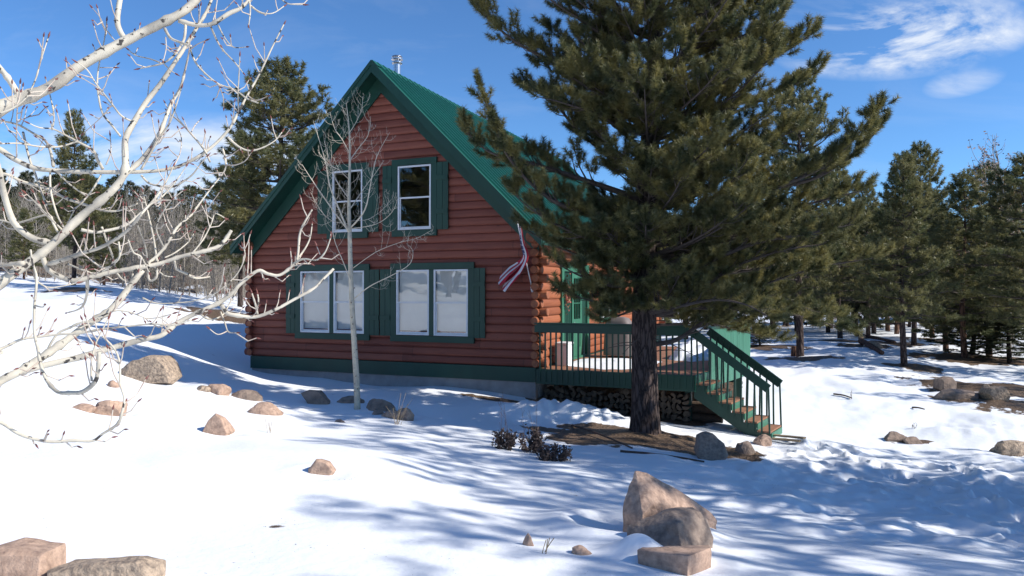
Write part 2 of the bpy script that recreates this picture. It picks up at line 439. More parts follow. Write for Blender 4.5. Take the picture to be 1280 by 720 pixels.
CTRL += [(0, 1, -1.68), (-3, 2.5, -1.62), (3, 2, -1.85), (0, -10, -1.6), (-14, -6, -.8), (12, -4, -2.3), (20, 6, -2.9), (14, 10, -3.1),
         (30, 20, -3.1), (40, 5, -3.0), (-14, 12, -.6), (-22, 20, .7), (-30, 5, 1.2), (60, 60, -2.6), (0, -60, -1), (60, -40, -2), (-60, -40, 3)]
CT = np.array(CTRL)
def _tps_fit(pts, z, lam=0.02):
    n = len(pts)
    d = np.linalg.norm(pts[:, None] - pts[None], axis=2)
    K = np.where(d > 0, d * d * np.log(d + 1e-12), 0) + lam * np.eye(n)
    Q = np.hstack([np.ones((n, 1)), pts])
    A = np.zeros((n + 3, n + 3)); A[:n, :n] = K; A[:n, n:] = Q; A[n:, :n] = Q.T
    return np.linalg.solve(A, np.concatenate([z, np.zeros(3)]))
def _warp(x, y):        # compress distance so near and far control points weigh alike
    r = np.sqrt(x * x + y * y) + 1e-9
    k = np.log1p(r / 8.0) * 8.0 / r
    return np.stack([x * k, y * k], axis=-1)
CW = _warp(CT[:, 0], CT[:, 1])
TW = _tps_fit(CW, CT[:, 2])
def base_h(x, y):
    x = np.atleast_1d(np.asarray(x, float)); y = np.atleast_1d(np.asarray(y, float))
    sh = x.shape; x = x.ravel(); y = y.ravel()
    r = np.sqrt(x * x + y * y); rc = np.minimum(r, 260.0)
    s = np.where(r > 0, rc / np.maximum(r, 1e-9), 1)
    q = _warp(x * s, y * s)
    outv = np.empty(len(x))
    for i in range(0, len(x), 20000):
        qq = q[i:i + 20000]
        d = np.linalg.norm(qq[:, None] - CW[None], axis=2)
        U = np.where(d > 1e-9, d * d * np.log(d + 1e-12), 0)
        outv[i:i + 20000] = U @ TW[:-3] + TW[-3] + qq @ TW[-2:]
    return outv.reshape(sh)

def _hash(ix, iy, seed):
    h = (ix * 374761393 + iy * 668265263 + seed * 1442695041) & 0xffffffff
    h = ((h ^ (h >> 13)) * 1274126177) & 0xffffffff
    return ((h ^ (h >> 16)) & 0xffff) / 65535.0
def vnoise(x, y, seed=0):
    ix = np.floor(x).astype(np.int64); iy = np.floor(y).astype(np.int64)
    fx = x - ix; fy = y - iy
    fx = fx * fx * fx * (fx * (fx * 6 - 15) + 10); fy = fy * fy * fy * (fy * (fy * 6 - 15) + 10)
    a = _hash(ix, iy, seed); b = _hash(ix + 1, iy, seed); c = _hash(ix, iy + 1, seed); d = _hash(ix + 1, iy + 1, seed)
    return (a * (1 - fx) + b * fx) * (1 - fy) + (c * (1 - fx) + d * fx) * fy - 0.5
def fbm(x, y, o=4, seed=0, g=.5):
    s = 0; a = 1; f = 1
    for i in range(o):
        s = s + a * vnoise(x * f + 17.3 * i, y * f - 9.1 * i, seed + i); a *= g; f *= 2.03
    return s
def sstep(a, b, x):
    t = np.clip((x - a) / (b - a), 0, 1); return t * t * (3 - 2 * t)

HX, HYY, HZ = 0.617, 17.5, -2.15            # cabin origin: front right corner, bottom of the green band
HA = math.atan2(-0.386, 0.9225)
cA, sA = math.cos(HA), math.sin(HA)
def to_local(x, y):
    dx = x - HX; dy = y - HYY
    return dx * cA + dy * sA, -dx * sA + dy * cA
def to_world(lx, ly, lz=0):
    return Vector((HX + lx * cA - ly * sA, HYY + lx * sA + ly * cA, HZ + lz))

FOOT = []
PITS = []      # (x, y, radius, depth) wind scoops melted round the stones
MOUNDS = [(1.35, 16.0, .55, .30), (.55, 15.9, .45, .22), (2.2, 15.8, .5, .12), (-.1, 16.3, .5, .08), (11.0, 16.6, 1.3, .12), (1.02, 5.80, .15, .13)]
def ground_h(x, y, detail=True):
    x = np.atleast_1d(np.asarray(x, float)); y = np.atleast_1d(np.asarray(y, float))
    h = base_h(x, y)
    r = np.sqrt(x * x + y * y)
    far = sstep(25, 120, r)
    h = h + fbm(x * .02, y * .02, 3, 5) * 10 * sstep(80, 200, r)
    h = h + fbm(x * .35, y * .35, 2, 11) * .13 * (1 - far)
    # soft pillows of drifted snow
    h = h + fbm(x * .9 + .4 * y, y * .7, 2, 23) * .055 * (1 - far)
    if detail:
        lx, ly = to_local(x, y)
        # trodden, half melted snow to the right
        w = sstep(1.5, 4.0, x) * sstep(6.0, 8.0, y) * (1 - sstep(13.8, 16.5, y)) * (1 - sstep(24, 30, x))
        n = fbm(x * 1.5, y * 1.5, 3, 31)
        n2 = 1 - np.abs(fbm(x * 2.2 + 5, y * 2.2, 3, 47)) * 2.4
        h = h + w * (n * .11 + (n2 - .6) * .035 + fbm(x * 6, y * 6, 2, 53) * .02)
        # boot prints
        w2 = sstep(4.0, 5.5, x) * sstep(8, 9.5, y) * (1 - sstep(13, 15, y))
        fp = np.clip(vnoise(x * 3.3, y * 2.3, 61) * 2.2 - .35, 0, 1)
        h = h - w2 * fp * .08
        w3 = (sstep(14, 18, y) * (1 - sstep(34, 44, y)) * sstep(6.5, 9, x))
        h = h + w3 * (fbm(x * 1.1, y * 1.1, 4, 71) * .10)
        for (mx, my, mr, mh) in MOUNDS:
            d = ((x - mx) / (mr * 1.5)) ** 2 + ((y - my) / mr) ** 2
            h = h + mh * np.exp(-d) * (1 + .6 * fbm(x * 4, y * 4, 2, 3))
        for (mx, my, mr, mh) in PITS:
            d = ((x - mx) ** 2 + (y - my) ** 2) / (mr * mr)
            h = h - mh * np.exp(-d * 1.2) + mh * .45 * np.exp(-((np.sqrt(d) - 1.5) / .45) ** 2)
        for (fx_, fy_, fa_, fd_) in FOOT:
            dx = x - fx_; dy = y - fy_; c_, s_ = math.cos(fa_), math.sin(fa_)
            d = ((dx * c_ + dy * s_) / .20) ** 2 + ((-dx * s_ + dy * c_) / .11) ** 2
            h = h - fd_ * np.exp(-d ** 2) + fd_ * .3 * np.exp(-((np.sqrt(d) - 1.5) / .35) ** 2)
    return h
def gz(x, y):
    return float(ground_h(np.array([x]), np.array([y]))[0])
def hit(px, py, ymax=120):
    """where the line of sight through a photo pixel meets the ground"""
    ys = np.geomspace(2.5, ymax, 500)
    xs = (px - 640) / F * ys; zs = -(py - HY) / F * ys
    g = ground_h(xs, ys)
    idx = np.where(zs <= g)[0]
    if len(idx) == 0: return Vector((xs[-1], ys[-1], g[-1]))
    i = idx[0]
    return Vector((xs[i], ys[i], g[i]))

# bare (snow free) patches: x, y, rx, ry, strength, turn
BARE = [(2.5, 13.75, 1.9, 1.05, 1.1, -.15), (.9, 14.6, .9, .28, .9, -.3), (-.1, 17.0, 1.0, .3, .9, -.38), (1.9, 14.9, 1.0, .3, .9, -.2)]
for (px, py, rx, ry, s, a) in [(1140, 458, 1.2, .8, .9, 0), (955, 433, 2.2, 1.6, .8, 0), (1080, 432, 1.6, 1.2, .75, 0), (1125, 430, 2.0, 1.6, .7, 0),
                               (1010, 448, 1.6, 1.0, .8, 0), (1215, 447, 3.0, 2.6, .9, 0), (1255, 485, 2.6, 1.6, 1.0, -.3), (1275, 505, 1.6, 1.2, .8, 0),
                               (304, 398, 2.6, 1.5, 1.0, 0), (95, 362, 1.6, 1.2, .8, 0), (1160, 425, 2, 2, .7, 0), (1045, 426, 1.6, 1.2, .8, 0), (1130, 552, .6, .3, .6, 0),
                               (1200, 497, 1.2, .7, .7, 0)]:
    p = hit(px, py); BARE.append((p.x, p.y, rx, ry, s, a))
def bare_mask(x, y):
    m = np.zeros_like(x)
    for (bx, by, rx, ry, s, a) in BARE:
        dx = x - bx; dy = y - by
        u = (dx * math.cos(a) + dy * math.sin(a)) / rx; v = (-dx * math.sin(a) + dy * math.cos(a)) / ry
        m = np.maximum(m, s * np.exp(-(u * u + v * v) ** 1.5 * .8))
    lx, ly = to_local(x, y)
    under = sstep(-.35, .1, ly - .3 * (lx < -.3)) * (1 - sstep(8.3, 8.8, ly)) * sstep(-9.2, -8.6, lx) * (1 - sstep(3.6, 4.3, lx))
    m = np.maximum(m, under * 1.2)
    r = np.sqrt(x * x + y * y)
    m = m + sstep(45, 80, r) * .42
    m = m + sstep(42, 60, y) * (1 - sstep(-6, 0, x)) * .3
    return m + fbm(x * 1.6, y * 1.6, 4, 91) * .5 + fbm(x * 5.5, y * 5.5, 3, 97) * .22

def make_rock(name, sx, sy, sz, seed, m, planes=9, rough=.05, sub=4, flat=False):
    rnd = random.Random(seed)
    bm = bmesh.new()
    bmesh.ops.create_icosphere(bm, subdivisions=sub, radius=1)
    ns = []
    for i in range(planes):
        d = Vector((rnd.gauss(0, 1), rnd.gauss(0, 1), rnd.gauss(.25, .8))).normalized()
        ns.append((d, rnd.uniform(.42, .8) if planes > 7 else rnd.uniform(.6, .92)))
    if flat: ns.append((Vector((rnd.uniform(-.25, .25), rnd.uniform(-.3, 0), 1)).normalized(), rnd.uniform(.38, .5)))
    off = Vector((rnd.uniform(-50, 50), rnd.uniform(-50, 50), rnd.uniform(-50, 50)))
    for v in bm.verts:
        d = v.co.normalized(); r = 1.0
        for (n, h) in ns:
            c = d.dot(n)
            if c > .05: r = min(r, h / c)
        r *= 1 + rough * mnoise.fractal(d * 2.3 + off, 1, 2, 5) + rough * .35 * mnoise.noise(d * 9 + off)
        v.co = Vector((d.x * r, d.y * r, d.z * r))
    mxx = max(abs(v.co.x) for v in bm.verts if v.co.z > 0); mxz = max(v.co.z for v in bm.verts); myy = max(abs(v.co.y) for v in bm.verts)
    for v in bm.verts:
        v.co = Vector((v.co.x / mxx * sx, v.co.y / myy * sy, v.co.z / mxz * sz))
    me = bpy.data.meshes.new(name); bm.to_mesh(me); bm.free()
    me.materials.append(m)
    me.polygons.foreach_set('use_smooth', [True] * len(me.polygons))
    try:
        me.set_sharp_from_angle(angle=math.radians(20))
    except Exception: pass
    o = bpy.data.objects.new(name, me); COL.objects.link(o)
    return o

# stones: photo px of centre, px of base row, width px, height px, kind, depth ratio, tilt, label
ROCKS = [
 (140, 486, 16, 9, 'stone', .8, 0, 'small pinkish stone just in front of the large left boulder'),
 (98, 513, 38, 7, 'stone', .6, 0, 'long flat pink stone barely above the snow, leftmost stone of the upper slope'),
 (136, 516, 42, 15, 'stone', .8, 0, 'rounded tan stone touching the right end of the long flat pink stone'),
 (251, 492, 22, 8, 'stone_grey', .8, 0, 'low stone half under a cap of snow right of the large boulder'),
 (271, 494, 34, 13, 'stone', .8, 0, 'blunt tan stone with steep right end beside the snow capped stone'),
 (307, 500, 38, 11, 'stone_dark', .7, 0, 'long low dark stone between the blunt tan stone and the yellowish stone'),
 (327, 517, 42, 13, 'stone', .8, 0, 'yellowish low stone at the edge of the tree shadow below the left windows'),
 (438, 505, 34, 8, 'stone_dark', .7, 0, 'low dark stone tucked behind the young aspen trunk'),
 (472, 513, 42, 13, 'stone_dark', .8, 0, 'domed brown stone just right of the young aspen'),
 (504, 524, 28, 14, 'stone', .8, 0, 'rounded reddish stone at right end of the aspen stone group'),
 (488, 524, 22, 10, 'stone', .8, 0, 'small reddish stone leaning on the rounded reddish stone near the aspen'),
 (472, 520, 16, 6, 'stone_dark', .8, 0, 'tiny brown stone in front of the domed stone by the aspen'),
 (425, 529, 13, 4, 'stone_dark', .8, 0, 'tiny flat chip of stone in shaded snow left of the aspen stones'),
 (661, 683, 15, 15, 'stone', .8, 0, 'tiny upright brown stone in foreground snow left of the stone pile'),
 (726, 694, 26, 9, 'stone', .8, 0, 'tiny flat brown stone between the upright chip and the stone pile'),
 (933, 566, 24, 14, 'stone_dark', .8, 0, 'small dark block between the pine boulder and the bottom stair'),
 (955, 558, 26, 12, 'stone', .8, 0, 'low reddish stone under the bottom stair tread'),
 (1122, 553, 34, 11, 'stone_dark', .7, 0, 'low brown stone emerging from trodden snow right of the stairs'),
 (1142, 556, 24, 8, 'stone_dark', .7, 0, 'lower right neighbour of the brown stone in the trodden snow'),
 (1268, 566, 40, 15, 'stone_grey', .8, 0, 'grey stone cut by the right edge of the view'),
 (1198, 500, 52, 11, 'stone_dark', .7, 0, 'long low slab in front of the rock pile at right'),
 (1229, 496, 22, 16, 'stone_grey', .8, 0, 'tilted narrow slab in the rock pile at right'),
 (1092, 436, 22, 9, 'stone_grey', .8, 0, 'weathered stone between the background pine trunks'),
 (1078, 424, 10, 5, 'stone_grey', .8, 0, 'small far stone in snow between background pine trunks'),
]
rock_pos = []
for i, (px, py, w, h, k, dr, tl, lab) in enumerate(ROCKS):
    if py > 720:
        Yv = 4.55 if px < 80 else 4.5
        p = P(px, py, Yv); p.z = gz(p.x, p.y)
    else:
        p = hit(px, py - 1)
    rock_pos.append(p)
for i, (px, py, w, h, k, dr, tl, lab) in enumerate(ROCKS):
    if h >= 14 and py < 600:
        p = rock_pos[i]; rr = w / F * p.y * .55
        PITS.append((p.x, p.y, rr * 1.15, min(.10, rr * .22)))
for (px, py, rr, dd) in ((185, 474, .75, .10), (271, 541, .32, .05), (888, 576, .5, .08), (402, 592, .25, .03)):
    p = hit(px, py); PITS.append((p.x, p.y, rr, dd))
FOOT = []
_r = random.Random(31)
for (ax, ay, bx_, by_, nn) in ((5.9, 14.9, 7.4, 8.2, 22), (6.3, 14.6, 10.2, 9.6, 20), (5.4, 14.0, 5.6, 7.4, 18), (8.6, 13.6, 6.4, 9.4, 12)):
    for k in range(nn):
        q = k / (nn - 1); x_ = ax + (bx_ - ax) * q; y_ = ay + (by_ - ay) * q; L_ = math.hypot(bx_ - ax, by_ - ay)
        dx_, dy_ = (bx_ - ax) / L_, (by_ - ay) / L_; sd_ = .13 if k % 2 else -.13
        FOOT.append((x_ - dy_ * sd_ + _r.gauss(0, .06), y_ + dx_ * sd_ + _r.gauss(0, .06), math.atan2(dy_, dx_) + _r.gauss(0, .25), _r.uniform(.07, .13)))
PILE = [  # the foreground pile: x px, base px, w, h
 (833, 648, 110, 62, 6.95), (838, 686, 108, 56, 6.25), (846, 722, 96, 44, 5.75)]
PITS.append((P(790, 650, 6.9).x, 6.9, .45, .16))

# ground sheet: polar grid, dense in front of the camera
th = np.concatenate([np.radians(np.arange(-180, -46, 4.0)), np.radians(np.arange(-46, 46, .17)), np.radians(np.arange(46, 180, 4.0))])
rr = [0.3]
while rr[-1] < 900: rr.append(rr[-1] * (1.0065 if 5 < rr[-1] < 18 else 1.011 if 4 < rr[-1] < 45 else 1.05) + (0.0))
rr = np.array(rr)
TH, RR = np.meshgrid(th, rr)
GX = RR * np.sin(TH); GY = RR * np.cos(TH)
GZ = ground_h(GX.ravel(), GY.ravel()).reshape(GX.shape)
nr, ntn = GX.shape
V = np.stack([GX, GY, GZ], -1).reshape(-1, 3)
ii = np.arange(nr - 1)[:, None] * ntn; jj = np.arange(ntn)[None]; j2 = (jj + 1) % ntn
Fc = np.stack([ii + jj, ii + j2, ii + ntn + j2, ii + ntn + jj], -1).reshape(-1, 4)[:, ::-1]
# snow material
m, t, b = new_mat('snow_and_soil')
M['snow'] = m
b.inputs['Roughness'].default_value = .55
b.inputs['Specular IOR Level'].default_value = .25
at = t.nodes.new('ShaderNodeAttribute'); at.attribute_name = 'bare'
tcn = t.nodes.new('ShaderNodeTexCoord')
n1 = t.nodes.new('ShaderNodeTexNoise'); n1.inputs['Scale'].default_value = 7; n1.inputs['Detail'].default_value = 9; n1.inputs['Roughness'].default_value = .65
t.links.new(tcn.outputs['Object'], n1.inputs['Vector'])
sub = t.nodes.new('ShaderNodeMath'); sub.operation = 'MULTIPLY_ADD'; sub.inputs[1].default_value = .5; 
t.links.new(n1.outputs['Fac'], sub.inputs[0]); t.links.new(at.outputs['Fac'], sub.inputs[2])
rp = t.nodes.new('ShaderNodeValToRGB'); rp.color_ramp.elements[0].position = .66; rp.color_ramp.elements[1].position = .72
t.links.new(sub.outputs[0], rp.inputs[0])
n2 = t.nodes.new('ShaderNodeTexNoise'); n2.inputs['Scale'].default_value = 18; n2.inputs['Detail'].default_value = 8
t.links.new(tcn.outputs['Object'], n2.inputs['Vector'])
rs = t.nodes.new('ShaderNodeValToRGB'); rs.color_ramp.elements[0].color = (0.06, 0.042, 0.03, 1); rs.color_ramp.elements[1].color = (0.23, 0.155, 0.10, 1)
rs.color_ramp.elements[0].position = .3; rs.color_ramp.elements[1].position = .75
t.links.new(n2.outputs['Fac'], rs.inputs[0])
mx = t.nodes.new('ShaderNodeMixRGB'); mx.inputs[1].default_value = (0.86, 0.88, 0.91, 1)
sk = t.nodes.new('ShaderNodeTexNoise'); sk.inputs['Scale'].default_value = 38; sk.inputs['Detail'].default_value = 3
t.links.new(tcn.outputs['Object'], sk.inputs['Vector'])
sk2 = t.nodes.new('ShaderNodeMath'); sk2.operation = 'MULTIPLY_ADD'; sk2.inputs[1].default_value = .22
t.links.new(at.outputs['Fac'], sk2.inputs[0]); t.links.new(sk.outputs['Fac'], sk2.inputs[2])
skr = t.nodes.new('ShaderNodeValToRGB'); skr.color_ramp.elements[0].position = .735; skr.color_ramp.elements[1].position = .77
t.links.new(sk2.outputs[0], skr.inputs[0])
mxf = t.nodes.new('ShaderNodeMath'); mxf.operation = 'MAXIMUM'; t.links.new(rp.outputs[0], mxf.inputs[0])
skm = t.nodes.new('ShaderNodeMath'); skm.operation = 'MULTIPLY'; skm.inputs[1].default_value = .75; t.links.new(skr.outputs[0], skm.inputs[0]); t.links.new(skm.outputs[0], mxf.inputs[1])
t.links.new(mxf.outputs[0], mx.inputs[0]); t.links.new(rs.outputs[0], mx.inputs[2]); t.links.new(mx.outputs[0], b.inputs['Base Color'])
bh = t.nodes.new('ShaderNodeTexNoise'); bh.inputs['Scale'].default_value = 9; bh.inputs['Detail'].default_value = 10; bh.inputs['Roughness'].default_value = .55
t.links.new(tcn.outputs['Object'], bh.inputs['Vector'])
bp = t.nodes.new('ShaderNodeBump'); bp.inputs['Distance'].default_value = .03; bp.inputs['Strength'].default_value = .35
t.links.new(bh.outputs['Fac'], bp.inputs['Height'])
bp2 = t.nodes.new('ShaderNodeBump'); bp2.inputs['Distance'].default_value = .04
t.links.new(rp.outputs[0], bp2.inputs['Strength']); t.links.new(n2.outputs['Fac'], bp2.inputs['Height'])
t.links.new(bp.outputs[0], bp2.inputs['Normal']); t.links.new(bp2.outputs[0], b.inputs['Normal'])
ground = np_mesh('ground', V, Fc, 4, M['snow'], smooth=True)
atr = ground.data.attributes.new('bare', 'FLOAT', 'POINT')
atr.data.foreach_set('value', bare_mask(GX.ravel(), GY.ravel()).astype(np.float32))
tag(ground, kind='structure')

# ------------------------------------------------------------------ the cabin
house = empty('log_cabin', (HX, HYY, HZ), HA)
tag(house, 'red log cabin with steep green metal roof and green shutters on a snowy slope', 'cabin')
XL, XR, XM = -8.79, 0.0, -4.37
LEN = 14.6
RIDGE = 8.13
CH = .205

def FX(px, py, s=0.0):
    """pixel on the gable wall (moved s metres out from it) to cabin x,z"""
    X0 = HX - .386 * s; Y0 = HYY - .9225 * s
    r = (px - 640) / F
    tt = (X0 - r * Y0) / (.9225 + .386 * r)
    Y = Y0 + .386 * tt
    return -tt, -(py - HY) / F * Y - HZ

def logwall(mb, org, ax, nr_, zs, x0f, x1f, openings, b=.05, endl=None, jitter=0):
    """courses of rounded logs; openings are (xa,xb,za,zb)"""
    org = Vector(org); ax = Vector(ax); nr_ = Vector(nr_)
    prof = []
    for t in (0.0, .05, .14, .25, .38, .55, .7, .82, .92, 1.0):
        if t > .38: bb = math.sqrt(max(0, 1 - ((t - .38) / .62) ** 2.0))
        else: bb = math.sqrt(max(0, 1 - ((.38 - t) / .38) ** 2))
        prof.append((t, bb))
    for ci, z in enumerate(zs):
        zm = z + CH / 2
        xa, xb = x0f(zm), x1f(zm)
        if xb - xa < .06: continue
        segs = [(xa, xb)]
        for (oa, ob, za, zb) in openings:
            if za < zm < zb:
                ns_ = []
                for (a, c) in segs:
                    if ob <= a or oa >= c: ns_.append((a, c)); continue
                    if oa > a: ns_.append((a, oa))
                    if ob < c: ns_.append((ob, c))
                segs = ns_
        for (a, c) in segs:
            isL = abs(a - xa) < 1e-6; isR = abs(c - xb) < 1e-6
            nx = max(2, int((c - a) / .45))
            rows = []
            for (t, bb) in prof:
                row = []
                zz = z + t * CH
                for k in range(nx + 1):
                    q = k / nx
                    aa = x0f(zz) if isL else a
                    cc = x1f(zz) if isR else c
                    if cc < aa: cc = aa
                    xx = aa + (cc - aa) * q
                    wob = mnoise.noise(Vector((xx * .7, z * 7.3, org.x))) * .012
                    row.append(org + ax * xx + nr_ * (bb * b + (wob if 0 < t < 1 else 0)) + Vector((0, 0, zz)))
                rows.append(row)
            vs = [p for r_ in rows for p in r_]
            w = nx + 1
            fs = []
            for i in range(len(prof) - 1):
                for k in range(nx):
                    fs.append((i * w + k, i * w + k + 1, (i + 1) * w + k + 1, (i + 1) * w + k))
            mb.add(vs, fs)
WINS = []   # xa, xb, za, zb of the whole opening with frames
def win_from_px(xa, ya, xb, yb):
    x0, z1 = FX(xa, ya); x1, z0 = FX(xb, yb)
    return x0, x1, z0, z1
LLx0, _, LLz0, _ = win_from_px(378, 339, 457.5, 416)
a = FX(378, 339); bq = FX(378, 415.2); c = FX(457.5, 338.4); d = FX(457.5, 416.4)
e = FX(497.5, 337.4); f = FX(497.5, 418.7); g = FX(587, 336.4); h = FX(587, 420.7)
ztop = (a[1] + c[1] + e[1] + g[1]) / 4; zbot = (bq[1] + d[1] + f[1] + h[1]) / 4
W1 = (a[0], c[0], zbot, ztop); W2 = (e[0], g[0], zbot, ztop)
a = FX(499.2, 208); bq = FX(500, 288); c = FX(540.8, 205.3); d = FX(540.4, 286.6)
e = FX(417.8, 215.2); f = FX(455.3, 289.8)
zt = (a[1] + c[1] + e[1]) / 3; zb = (bq[1] + d[1] + f[1]) / 3
W4 = (a[0], c[0], zb, zt); W3 = (e[0], f[0], zb, zt)
WAPEX = 7.42
mb = MB()
zs = [.35 + CH * i for i in range(40)]
logwall(mb, (0, 0, 0), (1, 0, 0), (0, -1, 0), zs,
        lambda z: max(XL, XM - (RIDGE - .30 - z)), lambda z: min(XR, XM + (RIDGE - .30 - z)),
        [(w[0] + .01, w[1] - .01, w[2] + .02, w[3] - .02) for w in (W1, W2, W3, W4)])
# back gable
mb2 = MB()
logwall(mb2, (0, LEN, 0), (1, 0, 0), (0, 1, 0), zs, lambda z: max(XL, XM - (RIDGE - .30 - z)), lambda z: min(XR, XM + (RIDGE - .30 - z)), [])
gw = mb.build('gable_wall', M['log'], house, smooth=False)
mb2.build('gable_wall', M['log'], house)
EAVEZ = RIDGE - (XR - XM) - .28
zs2 = [z for z in zs if z + CH < EAVEZ + .02]
DOOR = (1.62, 3.95, .35, 2.85)
SW1 = (5.3, 6.4, 1.35, 2.55)
mb = MB()
logwall(mb, (0, 0, 0), (0, 1, 0), (1, 0, 0), zs2, lambda z: 0, lambda z: LEN, [DOOR, SW1])
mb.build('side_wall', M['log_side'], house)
mb = MB()
logwall(mb, (XL, 0, 0), (0, 1, 0), (-1, 0, 0), zs2, lambda z: 0, lambda z: LEN, [])
mb.build('side_wall', M['log'], house)
# crossed log ends at the corners: gable logs run past the side wall and side logs past the gable, course about
def logend(mb, cx, cy, z, ax, L, r=.1, mi=0):
    n = 12
    axv = Vector(ax); sidev = Vector((axv.y, -axv.x, 0))
    vs = []
    for q, rs in ((0, 1), (L * .93, 1), (L, .86)):
        for k in range(n):
            an = 2 * PI * k / n
            vs.append(Vector((cx, cy, z)) + axv * q + sidev * math.cos(an) * r * .95 * rs + Vector((0, 0, 1)) * math.sin(an) * r * rs)
    fs = []
    for i in range(2):
        for k in range(n):
            k2 = (k + 1) % n
            fs.append((i * n + k, i * n + k2, (i + 1) * n + k2, (i + 1) * n + k))
    mb.add(vs, fs, 0)
    mb.add(vs[2 * n:], [tuple(range(n))], 1)
for (cx, cy, dx, dy) in ((XR, 0, 1, -1), (XL, 0, -1, -1), (XR, LEN, 1, 1), (XL, LEN, -1, 1)):
    mb = MB()
    for i, z in enumerate(zs2):
        rl = .27 + random.uniform(-.03, .03)
        if cx == XL: rl *= .75
        if i % 2 == 0:
            logend(mb, cx, cy - dy * .02, z + CH / 2, (dx, 0, 0), rl, .102)
            logend(mb, cx - dx * .02, cy, z + CH / 2, (0, dy, 0), .13, .1)
        else:
            logend(mb, cx - dx * .02, cy, z + CH / 2, (0, dy, 0), .2 + random.uniform(-.02, .02), .102)
            logend(mb, cx, cy - dy * .02, z + CH / 2, (dx, 0, 0), .12, .1)
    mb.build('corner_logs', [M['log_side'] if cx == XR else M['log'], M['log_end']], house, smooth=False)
# band + foundation
mb = MB()
mb.box(XL + .02, XR - .02, -.075, .1, 0, .348); mb.box(XR - .1, XR + .06, .102, LEN, 0, .348); mb.box(XL - .06, XL + .1, .102, LEN, 0, .348); mb.box(XL + .02, XR - .02, LEN - .1, LEN + .075, 0, .346)
mb.build('skirt_board', M['green'], house, bevel=.006)
mb = MB()
mb.box(XL + .04, XR - .04, -.03, .16, -1.6, -.003); mb.box(XR - .2, XR - .02, .163, LEN, -1.6, -.003); mb.box(XL + .03, XL + .2, .163, LEN, -1.6, -.003); mb.box(XL + .04, XR - .04, LEN - .16, LEN + .02, -1.6, -.005)
mb.build('foundation', M['concrete'], house, bevel=.01)
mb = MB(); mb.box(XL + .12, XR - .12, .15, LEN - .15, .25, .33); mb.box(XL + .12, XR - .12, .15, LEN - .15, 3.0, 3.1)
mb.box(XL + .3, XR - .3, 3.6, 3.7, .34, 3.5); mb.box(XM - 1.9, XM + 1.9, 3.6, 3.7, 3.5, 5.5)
mb.build('floor', M['room'], house)  # unseen dark slabs and partition, added to stop light leaking into the cabin

# roof: two slopes of ribbed metal
OVF, OVB, HW = .52, .4, 4.66
def roof_side(sgn, name):
    mb = MB()
    ys = []; y = -OVF
    pitch = .27
    while y < LEN + OVB:
        ys += [(y, 0), (y + pitch * .66, 0), (y + pitch * .74, .05), (y + pitch * .88, .05)]
        y += pitch
    nrm = Vector((sgn, 0, 1)).normalized()
    top = Vector((XM, 0, RIDGE)); eave = Vector((XM + sgn * HW, 0, RIDGE - HW))
    vs = []
    for (yy, hh) in ys:
        for q in (0, .5, 1):
            p = top.lerp(eave, q); vs.append((p.x + nrm.x * hh, min(yy, LEN + OVB), p.z + nrm.z * hh))
    fs = []
    for i in range(len(ys) - 1):
        for k in range(2):
            q = [i * 3 + k, i * 3 + k + 1, (i + 1) * 3 + k + 1, (i + 1) * 3 + k]
            fs.append(tuple(q if sgn > 0 else q[::-1]))
    mb.add(vs, fs)
    return mb.build(name, M['roof'], house)
rf = roof_side(1, 'roof'); roof_side(-1, 'roof')
# roof body under the metal
mb = MB()
for sgn in (1, -1):
    n_ = Vector((sgn, 0, 1)).normalized()
    t0 = Vector((XM, -OVF + .045, RIDGE - .006)); e0 = Vector((XM + sgn * (HW - .03), -OVF + .045, RIDGE - HW + .024))
    mb.prism([t0, e0, e0 + Vector((0, 0, -.2)), t0 + Vector((0, 0, -.2))], (0, LEN + OVF + OVB - .08, 0))
mb.build('soffit', M['green'], house)
mb = MB()
mb.prism([(XM - .16, -OVF - .01, RIDGE - .12), (XM, -OVF - .01, RIDGE + .045), (XM + .16, -OVF - .01, RIDGE - .12), (XM, -OVF - .01, RIDGE + .038)], (0, LEN + OVF + OVB, 0))
mb.build('ridge_cap', M['roof'], house)
for ypos, dy in ((-OVF, -.045), (LEN + OVB, .045)):
    for sgn in (1, -1):
        mb = MB()
        t0 = Vector((XM, ypos + (.001 if sgn > 0 else -.001), RIDGE + .012)); e0 = Vector((XM + sgn * (HW + .02), t0.y, RIDGE - HW - .008))
        dd = Vector((0, 0, -.30))
        mb.prism([t0, e0, e0 + dd * .82, t0 + dd], (0, dy, 0))
        dd2 = Vector((0, 0, -.13)); o2 = Vector((0, dy, .012))
        mb.prism([t0 + o2, e0 + o2, e0 + o2 + dd2, t0 + o2 + dd2], (0, dy * .4, 0))
        mb.build('barge_board', M['green'], house)
for sgn in (1, -1):      # wide rake trim on the wall, below the soffit
    mb = MB()
    t0 = Vector((XM, -.078 - (.002 if sgn > 0 else 0), RIDGE - .22)); e0 = Vector((XM + sgn * (HW - .22), t0.y, RIDGE - HW))
    dd = Vector((0, 0, -.49))
    mb.prism([t0, e0, e0 + dd * .85, t0 + dd], (0, -.035, 0))
    mb.build('rake_trim', M['green'], house)
    mb = MB()
    ex = XM + sgn * (HW + .004)
    mb.box(min(ex, ex + sgn * .03), max(ex, ex + sgn * .03), -OVF, LEN + OVB, RIDGE - HW - .2, RIDGE - HW - .02)
    mb.build('eave_fascia', M['green'], house)
    # log plate under the eave running out to the front
    mb = MB()
    px_ = XR - .02 if sgn > 0 else XL + .02
    logend(mb, px_, 0.1, EAVEZ + .0, (0, -1, 0), .52, .15)
    mb.tube([(px_, .05, EAVEZ), (px_, LEN, EAVEZ)], .15, 12)
    mb.build('plate_log', [M['log_side'], M['log_end']], house)
